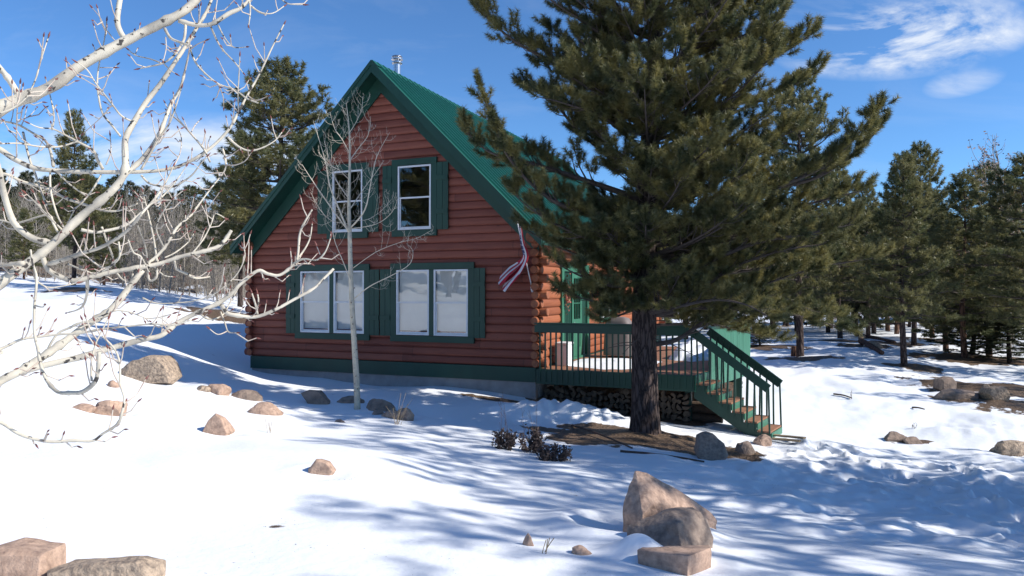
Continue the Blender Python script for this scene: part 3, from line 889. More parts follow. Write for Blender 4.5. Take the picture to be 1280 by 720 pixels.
# stainless stove pipe
cp_ = P(496, 88, 20.4)
lx, ly = to_local(cp_.x, cp_.y); ztop_ = -(69 - HY) / F * 20.4 - HZ
mb = MB()
zr = RIDGE - abs(lx - XM) - .1
def rings(mb, cx, cy, prof, n=20, mi=0):
    vs = []
    for (z, r) in prof:
        for k in range(n):
            an = 2 * PI * k / n; vs.append((cx + r * math.cos(an), cy + r * math.sin(an), z))
    fs = [(i * n + k, i * n + (k + 1) % n, (i + 1) * n + (k + 1) % n, (i + 1) * n + k) for i in range(len(prof) - 1) for k in range(n)]
    fs += [tuple(range(n))[::-1], tuple((len(prof) - 1) * n + k for k in range(n))]
    mb.add(vs, fs, mi)
rings(mb, lx, ly, [(zr, .17), (zr + .06, .1), (ztop_ - .24, .1)])
ch = mb.build('chimney_pipe', M['steel'], house, smooth=False)
mb = MB()
rings(mb, lx, ly, [(ztop_ - .24, .13), (ztop_ - .22, .15), (ztop_ - .19, .15), (ztop_ - .18, .08), (ztop_ - .13, .08), (ztop_ - .12, .165), (ztop_ - .09, .165), (ztop_ - .085, .09), (ztop_ - .05, .09), (ztop_ - .045, .15), (ztop_ - .02, .14), (ztop_, .03)])
mb.build('chimney_cap', M['steel'], ch)

# windows of the gable
def sash_window(w, n, blind):
    x0, x1, z0, z1 = w
    tw = .17
    tr = MB()
    tr.box(x0 - tw, x0 - .002, -.105, -.055, z0 - .012, z1 + .012); tr.box(x1 + .002, x1 + tw, -.105, -.055, z0 - .012, z1 + .012)
    ex = .0
    tr.box(x0 - tw - ex, x1 + tw + ex, -.118, -.05, z1 + .01, z1 + .17); tr.box(x0 - tw - ex, x1 + tw + ex, -.118, -.05, z0 - .17, z0 - .01)
    wroot = tr.build('window', M['green'], house, bevel=.005)
    # opening lining
    ln = MB()
    ln.box(x0 - .002, x0 + .012, -.06, .10, z0, z1); ln.box(x1 - .012, x1 + .002, -.06, .10, z0, z1)
    ln.box(x0 + .012, x1 - .012, -.06, .10, z1 - .012, z1 + .002); ln.box(x0 + .012, x1 - .012, -.06, .10, z0 - .002, z0 + .012)
    ln.build('window_lining', M['green'], wroot)
    mw = .13 if n == 2 else 0
    ws = ((x1 - x0) - mw) / n
    for i in range(n):
        a0 = x0 + .004 + i * (ws + mw); a1 = a0 + ws - .008
        if i == 1:
            mm = MB(); mm.box(a0 - mw - .003, a0 - .003, -.1, -.02, z0, z1); mm.build('mullion', M['green'], wroot)
        fr = MB(); t_ = .042
        zmid = (z0 + z1) / 2 + .0
        b0, b1 = z0 + .004, z1 - .004
        fr.box(a0, a0 + t_, -.098, -.03, b0, b1); fr.box(a1 - t_, a1, -.098, -.03, b0, b1)
        fr.box(a0 + t_, a1 - t_, -.098, -.03, b1 - t_, b1); fr.box(a0 + t_, a1 - t_, -.098, -.03, b0, b0 + t_)
        # upper sash flush, lower sash set back
        fr.box(a0 + t_, a1 - t_, -.088, -.05, zmid - .02, zmid + .018)
        s_ = .028
        fr.box(a0 + t_, a0 + t_ + s_, -.06, -.03, b0 + t_, zmid - .02); fr.box(a1 - t_ - s_, a1 - t_, -.06, -.03, b0 + t_, zmid - .02)
        fr.box(a0 + t_ + s_, a1 - t_ - s_, -.06, -.03, b0 + t_, b0 + t_ + s_ * 1.3)
        fr.build('sash_frame', M['white'], wroot, bevel=.003)
        gl = MB()
        for (q0, q1, yy) in ((zmid + .018, b1 - t_, -.07), (b0 + t_, zmid - .02, -.045)):
            gl.add([(a0 + t_, yy, q0), (a1 - t_, yy, q0), (a1 - t_, yy, q1), (a0 + t_, yy, q1)], [(0, 1, 2, 3)])
        gl.build('pane', M['glass'], wroot)
        if blind:
            bl = MB(); zz_ = z0 + .03
            while zz_ < z1 - .03:
                bl.add([(a0 + .03, .028, zz_), (a1 - .03, .028, zz_), (a1 - .03, .040, zz_ + .026), (a0 + .03, .040, zz_ + .026)], [(0, 1, 2, 3)]); bl.add([(a0 + .03, .041, zz_ + .02), (a1 - .03, .041, zz_ + .02), (a1 - .03, .029, zz_ + .032), (a0 + .03, .029, zz_ + .032)], [(0, 1, 2, 3)])
                zz_ += .03
            bl.box(a0 + .03, a1 - .03, .045, .05, z0 + .02, z1 - .02)
            bl.build('blind', M['blind'], wroot)
    return wroot
def shutter(wroot, x0, x1, z0, z1, yo=-.108):
    mb = MB(); nb = 2
    bw = (x1 - x0) / nb
    for i in range(nb):
        mb.box(x0 + i * bw + .004, x0 + (i + 1) * bw - .004, yo + .002, yo + .03, z0, z1)
    for q in (.27, .77):
        zc = z0 + (z1 - z0) * q
        mb.box(x0 + .006, x1 - .006, yo - .022, yo - .001, zc - .06, zc + .06)
    mb.build('shutter', M['green'], wroot, bevel=.004)
w1 = sash_window(W1, 2, True); w2 = sash_window(W2, 2, True); w3 = sash_window(W3, 1, False); w4 = sash_window(W4, 1, False)
def sx(px, py=380): return FX(px, py)[0]
zl0, zl1 = W1[2] - .03, W1[3] + .02
shutter(w1, sx(360.5), W1[0] - .172, zl0, zl1); shutter(w1, W1[1] + .172, sx(476.5), zl0, zl1)
shutter(w2, sx(477.5), W2[0] - .172, zl0, zl1); shutter(w2, W2[1] + .172, sx(608.5), zl0, zl1)
zu0, zu1 = W4[2] - .02, W4[3] + .03
shutter(w4, sx(480.5), W4[0] - .172, zu0, zu1); shutter(w4, W4[1] + .172, sx(562.5), zu0, zu1)
shutter(w3, sx(399.5), W3[0] - .172, zu0, zu1); shutter(w3, W3[1] + .172, sx(475.5), zu0, zu1)

# door on the sunny side wall
y0, y1, z0, z1 = DOOR
tr = MB()
tr.box(.03, .10, y0 - .06, y0 + .12, z0, z1 + .1); tr.box(.03, .10, y1 - .12, y1 + .06, z0, z1 + .1); tr.box(.03, .098, y0 + .12, y1 - .12, z1 - .13, z1 + .1)
tr.box(.03, .085, y0 + .82, y0 + .92, z0, z1 - .13)
tr.box(.03, .12, y0 + .12, y1 - .12, z0 - .02, z0 + .04)
dr = tr.build('door_frame', M['green_sunlit'], house, bevel=.005)
mb = MB(); mb.box(.0, .04, y0 + .121, y0 + .819, z0 + .04, z1 - .131); mb.box(.0, .04, y1 - .5, y1 - .121, z0 + .04, z1 - .131)
for k in range(5): mb.box(.04, .05, y0 + .15 + k * .135, y0 + .15 + k * .135 + .11, z0 + .08, z1 - .16)
mb.build('side_panel', M['green'], dr)
da, db = y0 + .92, y1 - .5
mb = MB()
mb.box(.0, .05, da + .004, da + .16, z0 + .04, z1 - .133); mb.box(.0, .05, db - .16, db - .004, z0 + .04, z1 - .133)
mb.box(.0, .05, da + .16, db - .16, z0 + .04, z0 + .28); mb.box(.0, .05, da + .16, db - .16, z1 - .3, z1 - .133); mb.box(.0, .05, da + .16, db - .16, 1.28, 1.42)
mb.box(.0, .03, da + .16, db - .16, z0 + .28, 1.28)
dp = mb.build('door', M['green_sunlit'], house, bevel=.004)
mb = MB()
for k in (1, 2): mb.box(.01, .045, da + .16 + (db - da - .32) * k / 3 - .012, da + .16 + (db - da - .32) * k / 3 + .012, 1.42, z1 - .3)
mb.box(.012, .043, da + .16, db - .16, 1.85, 1.875)
mb.build('muntin', M['green_sunlit'], dp)
mb = MB(); mb.add([(.02, da + .16, 1.42), (.02, db - .16, 1.42), (.02, db - .16, z1 - .3), (.02, da + .16, z1 - .3)], [(0, 1, 2, 3)])
mb.build('pane', M['glass'], dp)
mb = MB(); mb.tube([(.05, da + .08, 1.32), (.11, da + .08, 1.32)], .012, 8); mb.tube([(.11, da + .08, 1.31), (.12, da + .2, 1.31)], [.014, .01], 8)
mb.build('handle', M['steel'], dp, smooth=True)
# small window further along the side wall
a0, a1, z0, z1 = SW1
mb = MB()
for (p, q, r_, s_) in ((a0 - .1, a0 + .02, z0 - .1, z1 + .1), (a1 - .02, a1 + .1, z0 - .1, z1 + .1)): mb.box(.05, .1, p, q, r_, s_)
mb.box(.05, .097, a0 + .02, a1 - .02, z1 - .02, z1 + .1); mb.box(.05, .097, a0 + .02, a1 - .02, z0 - .1, z0 + .02)
sw = mb.build('window', M['green_sunlit'], house)
mb = MB(); mb.box(.04, .07, a0 + .02, a0 + .07, z0, z1); mb.box(.04, .07, a1 - .07, a1 - .02, z0, z1); mb.box(.04, .069, a0 + .07, a1 - .07, z0 + .02, z0 + .07); mb.box(.04, .069, a0 + .07, a1 - .07, z1 - .07, z1 - .02); mb.box(.042, .068, a0 + .07, a1 - .07, 1.93, 1.97)
mb.build('sash_frame', M['white'], sw)
mb = MB(); mb.add([(.05, a0 + .05, z0 + .04), (.05, a1 - .05, z0 + .04), (.05, a1 - .05, z1 - .04), (.05, a0 + .05, z1 - .04)], [(0, 1, 2, 3)]); mb.build('pane', M['glass'], sw)

# hanging flower wreath beside the door
wr = empty('flower_wreath', to_world(.16, 1.83, 2.1), HA)
tag(wr, 'red and yellow dried flower wreath hanging on the green door frame', 'wreath')
mb = MB()
for k in range(220):
    a_ = random.uniform(0, 2 * PI); rad = abs(random.gauss(.0, .15)); c_ = Vector((random.uniform(-.05, .06), math.cos(a_) * rad, math.sin(a_) * rad * 1.5))
    n_ = Vector((random.gauss(0, 1), random.gauss(0, 1), random.gauss(0, 1))).normalized(); u = n_.orthogonal().normalized(); v = n_.cross(u); s_ = random.uniform(.015, .035)
    mb.add([c_ + u * s_, c_ + v * s_, c_ - u * s_, c_ - v * s_], [(0, 1, 2, 3)])
mb.tube([(0, math.cos(q) * .15, math.sin(q) * .2) for q in [2 * PI * i / 24 for i in range(25)]], .03, 8)
mb.build('flowers', M['flower'], wr)
mb = MB(); mb.tube([(0, 0, -.2), (-.02, 0, .1), (-.04, 0, .38)], .012, 6); mb.build('hanger', M['stalk_dark'], wr)

# ------------------------------------------------------------------ deck
DZ = .33
deck = empty('wooden_deck', (HX, HYY, HZ), HA)
tag(deck, 'raised wooden deck with dark green picket railing along the sunny side of the cabin', 'deck')
E = Vector((.196, .981, 0)); D = Vector((.981, -.196, 0))
S = Vector((3.71, 0, 0))
far = S + E * 4.15
poly = [(.0, -.06), (S.x, -.06), (far.x, far.y), (3.6, 8.5), (0, 8.5)]
def xmax(y):
    if y < far.y: return S.x + (far.x - S.x) * max(0, y) / far.y
    return far.x + (3.6 - far.x) * (y - far.y) / (8.5 - far.y)
mb = MB(); y = -.05
while y < 8.4:
    zz = random.uniform(-.002, .002)
    x1_ = min(xmax(y), xmax(y + .135)) - .01
    mb.add([(.07, y, DZ - .035), (x1_, y, DZ - .035), (x1_, y + .135, DZ - .035), (.07, y + .135, DZ - .035), (.07, y, DZ + zz), (x1_, y, DZ + zz), (x1_, y + .135, DZ + zz), (.07, y + .135, DZ + zz)],
           [(0, 3, 2, 1), (4, 5, 6, 7), (0, 1, 5, 4), (1, 2, 6, 5), (2, 3, 7, 6), (3, 0, 4, 7)])
    y += .142
mb.build('deck_boards', M['deck'], deck)
mb = MB(); mb.box(.0, S.x, -.10, -.055, -.03, DZ - .004)
mb.build('rim_board', M['green'], deck, bevel=.004)
mb = MB(); mb.beam(Vector((S.x + .02, -.05, .14)) , far + Vector((.02, 0, .14)), .04, .36); mb.beam(far + Vector((.02, .02, .14)), Vector((3.62, 8.5, .14)), .04, .36)
mb.build('rim_board', M['green_sunlit'], deck, bevel=.004)
mb = MB()
for k in range(12): mb.box(.08, xmax(.3 + k * .7) - .08, .3 + k * .7, .34 + k * .7, DZ - .24, DZ - .04)
mb.build('joists', M['soil'], deck)
for (a_, b_) in ((.25, .75), (3.5, .5), (2.1, 2.2), (3.9, 2.0), (4.3, 3.8), (.6, 4.5), (3.7, 8.2), (.6, 8.2)):
    w_ = to_world(a_, b_); zg = gz(w_.x, w_.y) - HZ - .25
    mb = MB(); mb.box(a_ - .07, a_ + .07, b_ - .07, b_ + .07, zg, DZ - .25)
    mb.build('post', M['green'], deck)
# railing along the front
mb = MB(); mb.box(-.02, S.x + .02, -.165, -.125, 1.205, 1.405); mb.box(-.02, S.x + .02, -.19, -.06, 1.407, 1.44)
mb.build('top_rail', M['green'], deck, bevel=.006)
k = 0; x = .10
while x < S.x:
    mb = MB(); mb.box(x - .019, x + .019, -.124, -.102, .02, 1.36)
    mb.build('baluster', M['green'], deck); x += .137
# solid board railing from the stairs to the far corner and on
def solid_rail(a_, b_, n):
    d_ = (b_ - a_).normalized(); L_ = (b_ - a_).length; nrm = Vector((d_.y, -d_.x, 0))
    mb = MB()
    w_ = L_ / n
    for i in range(n):
        p0 = a_ + d_ * (i * w_ + .006); p1 = a_ + d_ * ((i + 1) * w_ - .006)
        off = nrm * (.03 + random.uniform(0, .004))
        mb.beam(p0 + off + Vector((0, 0, .78)), p1 + off + Vector((0, 0, .78)), .022, 1.06)
    mb.build('railing_boards', M['green_sunlit'], deck)
    mb = MB(); mb.beam(a_ + Vector((0, 0, 1.33)) + nrm * .01, b_ + Vector((0, 0, 1.33)) + nrm * .01, .14, .035)
    mb.build('rail_cap', M['green'], deck)
    mb = MB(); mb.beam(a_ + Vector((0, 0, .5)), b_ + Vector((0, 0, .5)), .04, .09); mb.beam(a_ + Vector((0, 0, 1.2)), b_ + Vector((0, 0, 1.2)), .04, .09)
    mb.build('rail_stringer', M['green_sunlit'], deck)
solid_rail(S + E * .95, far, 26)
solid_rail(far, Vector((3.6, 8.5, 0)), 28)

# stairs
st = empty('deck_stairs', (HX, HYY, HZ), HA)
tag(st, 'short flight of wooden stairs with slanted green handrails leading down from the deck', 'stairs')
NS = 7; rise = 1.25 / NS; run = 1.62 / (NS - 1)
for i in range(1, NS):
    zt_ = DZ - rise * i
    p = S + D * (run * (i - 1) + .02)
    for q in (0, 1):
        a_ = p + D * (q * run * .5 + .004); mb = MB()
        mb.prism([a_ + E * -.04 + Vector((0, 0, zt_ - .036)), a_ + D * (run * .5 - .008) + E * -.04 + Vector((0, 0, zt_ - .036)), a_ + D * (run * .5 - .008) + E * .90 + Vector((0, 0, zt_ - .036)), a_ + E * .90 + Vector((0, 0, zt_ - .036))], (0, 0, .036))
        mb.build('tread', M['deck'], st)
for i in range(NS):
    zt_ = DZ - rise * i - (.04 if i else .0)
    p = S + D * (run * i + .004)
    if i == NS - 1: p = S + D * (run * (NS - 1) + .02)
    mb = MB(); mb.prism([p + Vector((0, 0, zt_ - rise + .04 if i else zt_ - rise)), p + E * .86 + Vector((0, 0, zt_ - rise + .04 if i else zt_ - rise)), p + E * .86 + Vector((0, 0, zt_)), p + Vector((0, 0, zt_))], D * .018)
    mb.build('riser', M['green_sunlit'], st)
for w_ in (-.035, .86):
    pts = []
    for i in range(NS):
        zt_ = DZ - rise * i - .038
        pts.append(S + D * (run * i) + Vector((0, 0, zt_)) + E * w_); pts.append(S + D * (run * i) + Vector((0, 0, zt_ - rise)) + E * w_)
    pts = pts[1:-1]
    e_ = S + D * (run * (NS - 1) + .01) + E * w_
    pts.append(e_ + Vector((0, 0, DZ - rise * (NS - 1) - .038))); pts.append(e_ + Vector((0, 0, DZ - rise * NS - .1)))
    pts.append(e_ - D * .25 + Vector((0, 0, DZ - rise * NS - .1)))
    pts.append(S + E * w_ + Vector((0, 0, DZ - .5)))
    mb = MB(); mb.prism(pts, E * .036); mb.build('stringer', M['green'], st)
for (w_, ext) in ((-.075, 0), (.92, .0)):
    a_ = S + E * w_ + Vector((0, 0, 1.27)); b_ = S + D * (1.61 + ext) + E * w_ + Vector((0, 0, 1.27 - (1.12 + ext * .68)))
    mb = MB(); mb.beam(a_, b_, .04, .185)
    mb.build('handrail', M['green'], st, bevel=.005)
    nb = 12
    for k in range(nb):
        q = .04 + .955 * k / (nb - 1)
        top_ = a_.lerp(b_, q) + (E * (.033 if w_ < 0 else -.033))
        zlow = DZ - rise * (q * 1.66 / run) - .22
        lean = D * random.uniform(-.035, .035)
        mb = MB(); mb.beam(Vector((top_.x + lean.x, top_.y + lean.y, max(zlow, DZ - rise * NS))), top_ + Vector((0, 0, .03)), .024, .034, up=(D.x, D.y, 0))
        mb.build('baluster', M['green'], st)

# snow left on the deck
def mound(name, cx, cy, cz, rx, ry, h, rot, seed, lab=None, n=40):
    mb = MB(); vs = []; fs = []
    for i in range(n + 1):
        q = i / n
        for k in range(n):
            an = 2 * PI * k / n
            wob = 1 + .35 * mnoise.noise(Vector((math.cos(an) * 1.3 + seed, math.sin(an) * 1.3, seed))) + .12 * mnoise.noise(Vector((math.cos(an) * 4 + seed, math.sin(an) * 4, seed)))
            x_ = math.cos(an) * rx * q * wob; y_ = math.sin(an) * ry * q * wob
            z_ = h * (1 - q ** 3) * (1 + .5 * mnoise.noise(Vector((x_ * 2.5, y_ * 2.5, seed)))) + .02 * mnoise.noise(Vector((x_ * 9, y_ * 9, seed))) * (1 - q)
            vs.append((x_ * math.cos(rot) - y_ * math.sin(rot), x_ * math.sin(rot) + y_ * math.cos(rot), z_))
    for i in range(n):
        for k in range(n):
            fs.append((i * n + k, (i + 1) * n + k, (i + 1) * n + (k + 1) % n, i * n + (k + 1) % n))
    mb.add(vs, fs)
    o = mb.build(name, M['snowpatch'], None, smooth=True); o.location = (cx, cy, cz)
    tag(o, kind='stuff')
    if lab: tag(o, lab)
    return o
M['snowpatch'] = mat('deck_snow', (0.86, 0.88, 0.91), (0.8, 0.82, 0.86), 6, rough=.6, bump=.5, bscale=12, bdist=.03)
w_ = to_world(1.35, 2.0, DZ + .003); mound('snow', w_.x, w_.y, w_.z, 1.15, 1.5, .05, HA, 3.1, 'thin melting snow on the deck boards in front of the door')
w_ = to_world(3.15, 5.2, DZ + .003); mound('snow', w_.x, w_.y, w_.z, .75, 2.2, .42, HA - .1, 7.7, 'snow heaped on the deck against the board railing')

# covered grill and white chest
w_ = to_world(*to_local(P(774, 447, 20.6).x, 20.6), DZ)
gr = empty('covered_grill', w_, HA - .1)
tag(gr, 'barbecue grill under a grey brown fabric cover standing on the deck', 'grill')
mb = MB(); vs = []; n = 48
for (z_, s_, f_) in ((.06, 1.04, .035), (.3, 1.0, .03), (.6, .98, .02), (.8, .97, .01), (.95, .9, .004), (1.1, .66, 0), (1.14, .3, 0)):
    for k in range(n):
        an = 2 * PI * k / n; c_, s2 = math.cos(an), math.sin(an); ex = 4.0
        rr_ = 1 / ((abs(c_) ** ex + abs(s2) ** ex) ** (1 / ex)); rr_ *= s_ * (1 + f_ * math.sin(k * 2.4 + z_ * 3))
        vs.append((c_ * rr_ * .40, s2 * rr_ * .30, z_))
fs = [(i * n + k, i * n + (k + 1) % n, (i + 1) * n + (k + 1) % n, (i + 1) * n + k) for i in range(6) for k in range(n)] + [tuple(6 * n + k for k in range(n))]
mb.add(vs, fs); mb.build('cover', M['cover'], gr, smooth=True)
for (a_, b_) in ((-.3, -.2), (.3, -.2), (-.3, .2), (.3, .2)):
    mb = MB(); mb.tube([(a_, b_, 0), (a_, b_, .2)], .02, 8); mb.build('leg', M['stalk_dark'], gr)
w_ = to_world(.34, 1.0, DZ)
bx = empty('storage_chest', w_, HA); tag(bx, 'white plastic chest on the deck against the log corner', 'chest')
mb = MB(); mb.box(-.16, .16, -.24, .24, .0, .52); mb.build('body', M['white'], bx, bevel=.02)
mb = MB(); mb.box(-.175, .175, -.255, .255, .523, .58); mb.build('lid', M['white'], bx, bevel=.015)

# ------------------------------------------------------------------ firewood under the deck
def firewood_mesh(seed):
    rnd = random.Random(seed); kind = rnd.choice(['round', 'half', 'quarter', 'round'])
    r = rnd.uniform(.045, .085); L_ = .42
    if kind == 'round': poly = [(math.cos(2 * PI * k / 10) * r * rnd.uniform(.92, 1.08), math.sin(2 * PI * k / 10) * r * rnd.uniform(.92, 1.08)) for k in range(10)]
    elif kind == 'half': poly = [(math.cos(PI * k / 7) * r * 1.2, math.sin(PI * k / 7) * r * 1.2 - r * .4) for k in range(8)]
    else: poly = [(-r * .8, -r * .7)] + [(math.cos(PI / 2 * k / 5) * r * 1.7 - r * .8, math.sin(PI / 2 * k / 5) * r * 1.7 - r * .7) for k in range(6)]
    n = len(poly); mb = MB()
    vs = [(x, 0, z) for x, z in poly] + [(x, L_, z) for x, z in poly]
    mb.add(vs, [(i, i + n, (i + 1) % n + n, (i + 1) % n) for i in range(n)], 0)
    mb.add(vs, [tuple(range(n)), tuple(range(n, 2 * n))[::-1]], 1)
    o = mb.build('firewood_log', [M['wood_bark'], M['wood_end']])
    return o, r
protos = [firewood_mesh(i) for i in range(9)]
used = set()
def wood_at(lx_, ly_, lz_, i):
    o, r = protos[i]
    if i in used:
        o = o.copy(); COL.objects.link(o)
    used.add(i)
    w_ = to_world(lx_, ly_, lz_)
    o.location = w_; o.rotation_euler = (random.uniform(-.08, .08), random.uniform(0, 6.28), HA + random.uniform(-.12, .12))
    o.rotation_mode = 'XYZ'
    # spin about own axis happens first: build as R(z) * R(y)
    tag(o, 'split firewood piece stacked cut end outwards under the deck', 'firewood', 'split firewood stacked under the deck')
xx = .12
while xx < 3.55:
    w_ = to_world(xx, .35); zg = gz(w_.x, w_.y) - HZ
    top_ = -.10 - (.14 if 1.55 < xx < 1.75 else 0) - .12 * random.random()
    zz = zg + .05
    while zz < top_:
        wood_at(xx + random.uniform(-.02, .02), .22 + random.uniform(-.05, .09), zz, random.randrange(9))
        zz += random.uniform(.105, .145)
    xx += random.uniform(.115, .15)
# long rough logs under the deck and stairs
for k in range(6):
    zz = -.95 + .17 * (k // 2) + .02 * k; L_ = random.uniform(.9, 1.3); x0_ = 3.0 + random.uniform(0, .25)
    a_ = to_world(x0_, .75 + .22 * (k % 2), zz); b_ = to_world(x0_ + L_ * .98, .65 + .22 * (k % 2), zz + random.uniform(-.04, .06))
    mb = MB(); c_ = (a_ + b_) / 2
    mb.tube([a_ - c_, (b_ - a_) * .0 + Vector((0, 0, .02)), b_ - c_], [.1, .09, .085], 12, 0, wob=.06)
    mb.m[-2:] = [1, 1]
    o = mb.build('rough_log', [M['wood_bark'], M['wood_end']]); o.location = c_
    tag(o, 'long rough bark covered log lying under the deck by the stairs', 'log', 'rough logs piled under the deck behind the pine')

# stump and boards by the stairs
def lying(name, pa, pb, r, m_, lab, cat, flat=False):
    c_ = (pa + pb) / 2; mb = MB()
    if flat: mb.beam(pa - c_, pb - c_, r * 2.4, .03)
    else: mb.tube(smooth_path([pa - c_, Vector((random.uniform(-.03, .03), 0, .02)), pb - c_], 5), [r * (1 - .04 * i) for i in range(11)], 10, wob=.08)
    o = mb.build(name, m_); o.location = c_; tag(o, lab, cat); return o
def gp(px, py, up=.03):
    p = hit(px, py); p.z += up; return p
lying('plank', gp(962, 547, .05), gp(1005, 551, .04), .05, M['stalk'], 'weathered board lying in the snow at the foot of the stairs, rear one', 'board', True)
lying('plank', gp(965, 552, .05), gp(1000, 556, .04), .05, M['stalk'], 'weathered board lying in the snow at the foot of the stairs, front one', 'board', True)
lying('fallen_log', gp(1076, 430, .15), gp(1102, 444, .1), .16, M['bark_red'], 'fallen weathered log in snow between background pines', 'log')
lying('fallen_log', gp(1070, 420, .1), gp(1118, 430, .1), .12, M['bark_red'], 'thin fallen trunk farthest back among the pines', 'log')
lying('fallen_branch', gp(1042, 494, .03), gp(1064, 500, .03), .025, M['stalk_dark'], 'short dark branch lying on bright snow right of the stairs', 'branch')
lying('fallen_branch', gp(1140, 511, .03), gp(1155, 514, .03), .025, M['stalk_dark'], 'small dead branch on bright snow in front of the rock pile', 'branch')
lying('fallen_branch', gp(715, 533, .02), gp(790, 562, .02), .022, M['stalk_dark'], 'long dark branch lying on snow left of the big pine', 'branch')
lying('fallen_branch', gp(775, 566, .02), gp(880, 580, .02), .022, M['stalk_dark'], 'long dark branch along the edge of the needle litter', 'branch')
p = hit(993, 446)
mb = MB(); rings(mb, 0, 0, [(-.2, .17), (0, .16), (.42, .13), (.43, .11)], 14)
o = mb.build('tree_stump', M['bark_red']); o.location = (p.x, p.y, p.z); tag(o, 'short cut stump leaning against a background pine trunk', 'stump')

# ------------------------------------------------------------------ flag
fb = to_world(*(lambda a: (a[0], -.09, a[1]))(FX(665.5, 363, .09)))
ft = to_world(*(lambda a: (a[0], -.85, a[1]))(FX(647, 279, .85)))
fl = empty('flag', fb); tag(fl, 'small american flag on a white pole hanging furled from the cabin wall', 'flag')
mb = MB(); mb.tube([Vector((0, 0, 0)), (ft - fb)], .013, 8); rings(mb, (ft - fb).x, (ft - fb).y, [((ft - fb).z, .012), ((ft - fb).z + .015, .028), ((ft - fb).z + .04, .02), ((ft - fb).z + .05, .005)], 10)
mb.build('pole', M['white'], fl, smooth=True)
mb = MB(); mb.tube([Vector((.0, .02, -.03)), (ft - fb) * .06], .03, 10); mb.build('bracket', M['white'], fl)
def flag_mat():
    m, t, b = new_mat('flag_cloth'); b.inputs['Roughness'].default_value = .8
    uv = t.nodes.new('ShaderNodeUVMap'); sp = t.nodes.new('ShaderNodeSeparateXYZ'); t.links.new(uv.outputs[0], sp.inputs[0])
    def mt(op, a_, b_=None):
        n = t.nodes.new('ShaderNodeMath'); n.operation = op
        for i, v in enumerate((a_, b_)):
            if v is None: continue
            if isinstance(v, (int, float)): n.inputs[i].default_value = v
            else: t.links.new(v, n.inputs[i])
        return n.outputs[0]
    st_ = mt('MODULO', mt('FLOOR', mt('MULTIPLY', sp.outputs[1], 13)), 2)
    mx = t.nodes.new('ShaderNodeMixRGB'); mx.inputs[1].default_value = (.40, .012, .035, 1); mx.inputs[2].default_value = (.62, .61, .63, 1); t.links.new(st_, mx.inputs[0])
    can = mt('MULTIPLY', mt('LESS_THAN', sp.outputs[0], .4), mt('GREATER_THAN', sp.outputs[1], .46))
    # stars: dots in offset rows
    su = mt('SUBTRACT', mt('FRACT', mt('MULTIPLY', sp.outputs[0], 15)), .5); sv = mt('SUBTRACT', mt('FRACT', mt('MULTIPLY', sp.outputs[1], 9.3)), .5)
    dd = mt('ADD', mt('MULTIPLY', su, su), mt('MULTIPLY', sv, sv)); star = mt('LESS_THAN', dd, .03)
    cb = t.nodes.new('ShaderNodeMixRGB'); cb.inputs[1].default_value = (.018, .028, .11, 1); cb.inputs[2].default_value = (.75, .75, .78, 1); t.links.new(star, cb.inputs[0])
    m2 = t.nodes.new('ShaderNodeMixRGB'); t.links.new(can, m2.inputs[0]); t.links.new(mx.outputs[0], m2.inputs[1]); t.links.new(cb.outputs[0], m2.inputs[2])
    t.links.new(m2.outputs[0], b.inputs['Base Color'])
    return m
M['flag'] = flag_mat()
def wp(px, py, s):
    a_ = FX(px, py, s); return to_world(a_[0], -s, a_[1]) - fb
centre = smooth_path([wp(650, 283, .80), wp(653, 303, .62), wp(657, 320, .50), wp(650, 333, .46), wp(638, 345, .42), wp(628, 354, .42)], 8)
wid = np.interp(np.linspace(0, 1, len(centre)), [0, .25, .5, .75, 1], [.05, .085, .16, .30, .34])
nw = 53
vs = []; uvs = []
for i, c_ in enumerate(centre):
    q = i / (len(centre) - 1)
    d_ = (centre[min(i + 1, len(centre) - 1)] - centre[max(i - 1, 0)]).normalized()
    sd_ = d_.cross(Vector((-.386, -.92, 0))).normalized(); dp_ = d_.cross(sd_).normalized()
    for k in range(nw):
        w = k / (nw - 1)
        folds = 3.0
        tri = abs(((w * folds + .1 * math.sin(q * 7)) % 2) - 1) * 2 - 1
        across = (tri * .62 + (w - .5) * .9) * wid[i]
        dep = math.sin(w * folds * PI * 1.0 + q * 2) * wid[i] * .55 + (w - .5) * .06
        vs.append(c_ + sd_ * across + dp_ * dep + d_ * (.05 * math.sin(w * 9) * q))
        uvs.append((q, w))
mb = MB(); fs = [(i * nw + k, i * nw + k + 1, (i + 1) * nw + k + 1, (i + 1) * nw + k) for i in range(len(centre) - 1) for k in range(nw - 1)]
mb.add(vs, fs); cloth = mb.build('cloth', M['flag'], fl, smooth=True)
ul = cloth.data.uv_layers.new(name='UVMap')
for lp in cloth.data.loops: ul.data[lp.index].uv = uvs[lp.vertex_index]

# ------------------------------------------------------------------ stones
for i, (px, py, w, h, k, dr, tl, lab) in enumerate(ROCKS):
    p = rock_pos[i]; sc = p.y / F
    sx_ = w * sc / 2 * 1.08; sz_ = h * sc * .98; sy_ = sx_ * dr
    if py > 720:
        top_y = py - h
        zt_ = -(top_y - HY) / F * (p.y)
        sz_ = max(.12, zt_ - p.z)
    o = make_rock('stone', sx_, sy_, sz_ * 1.12, 100 + i * 7, M[k], planes=10 if h > 14 else 7, rough=.07, sub=4 if w > 24 else 3, flat=False)
    o.location = (p.x, p.y + sy_ * .3, p.z - sz_ * .12)
    o.rotation_euler = (0, random.uniform(-.12, .12), 0)
    tag(o, lab, 'stone')
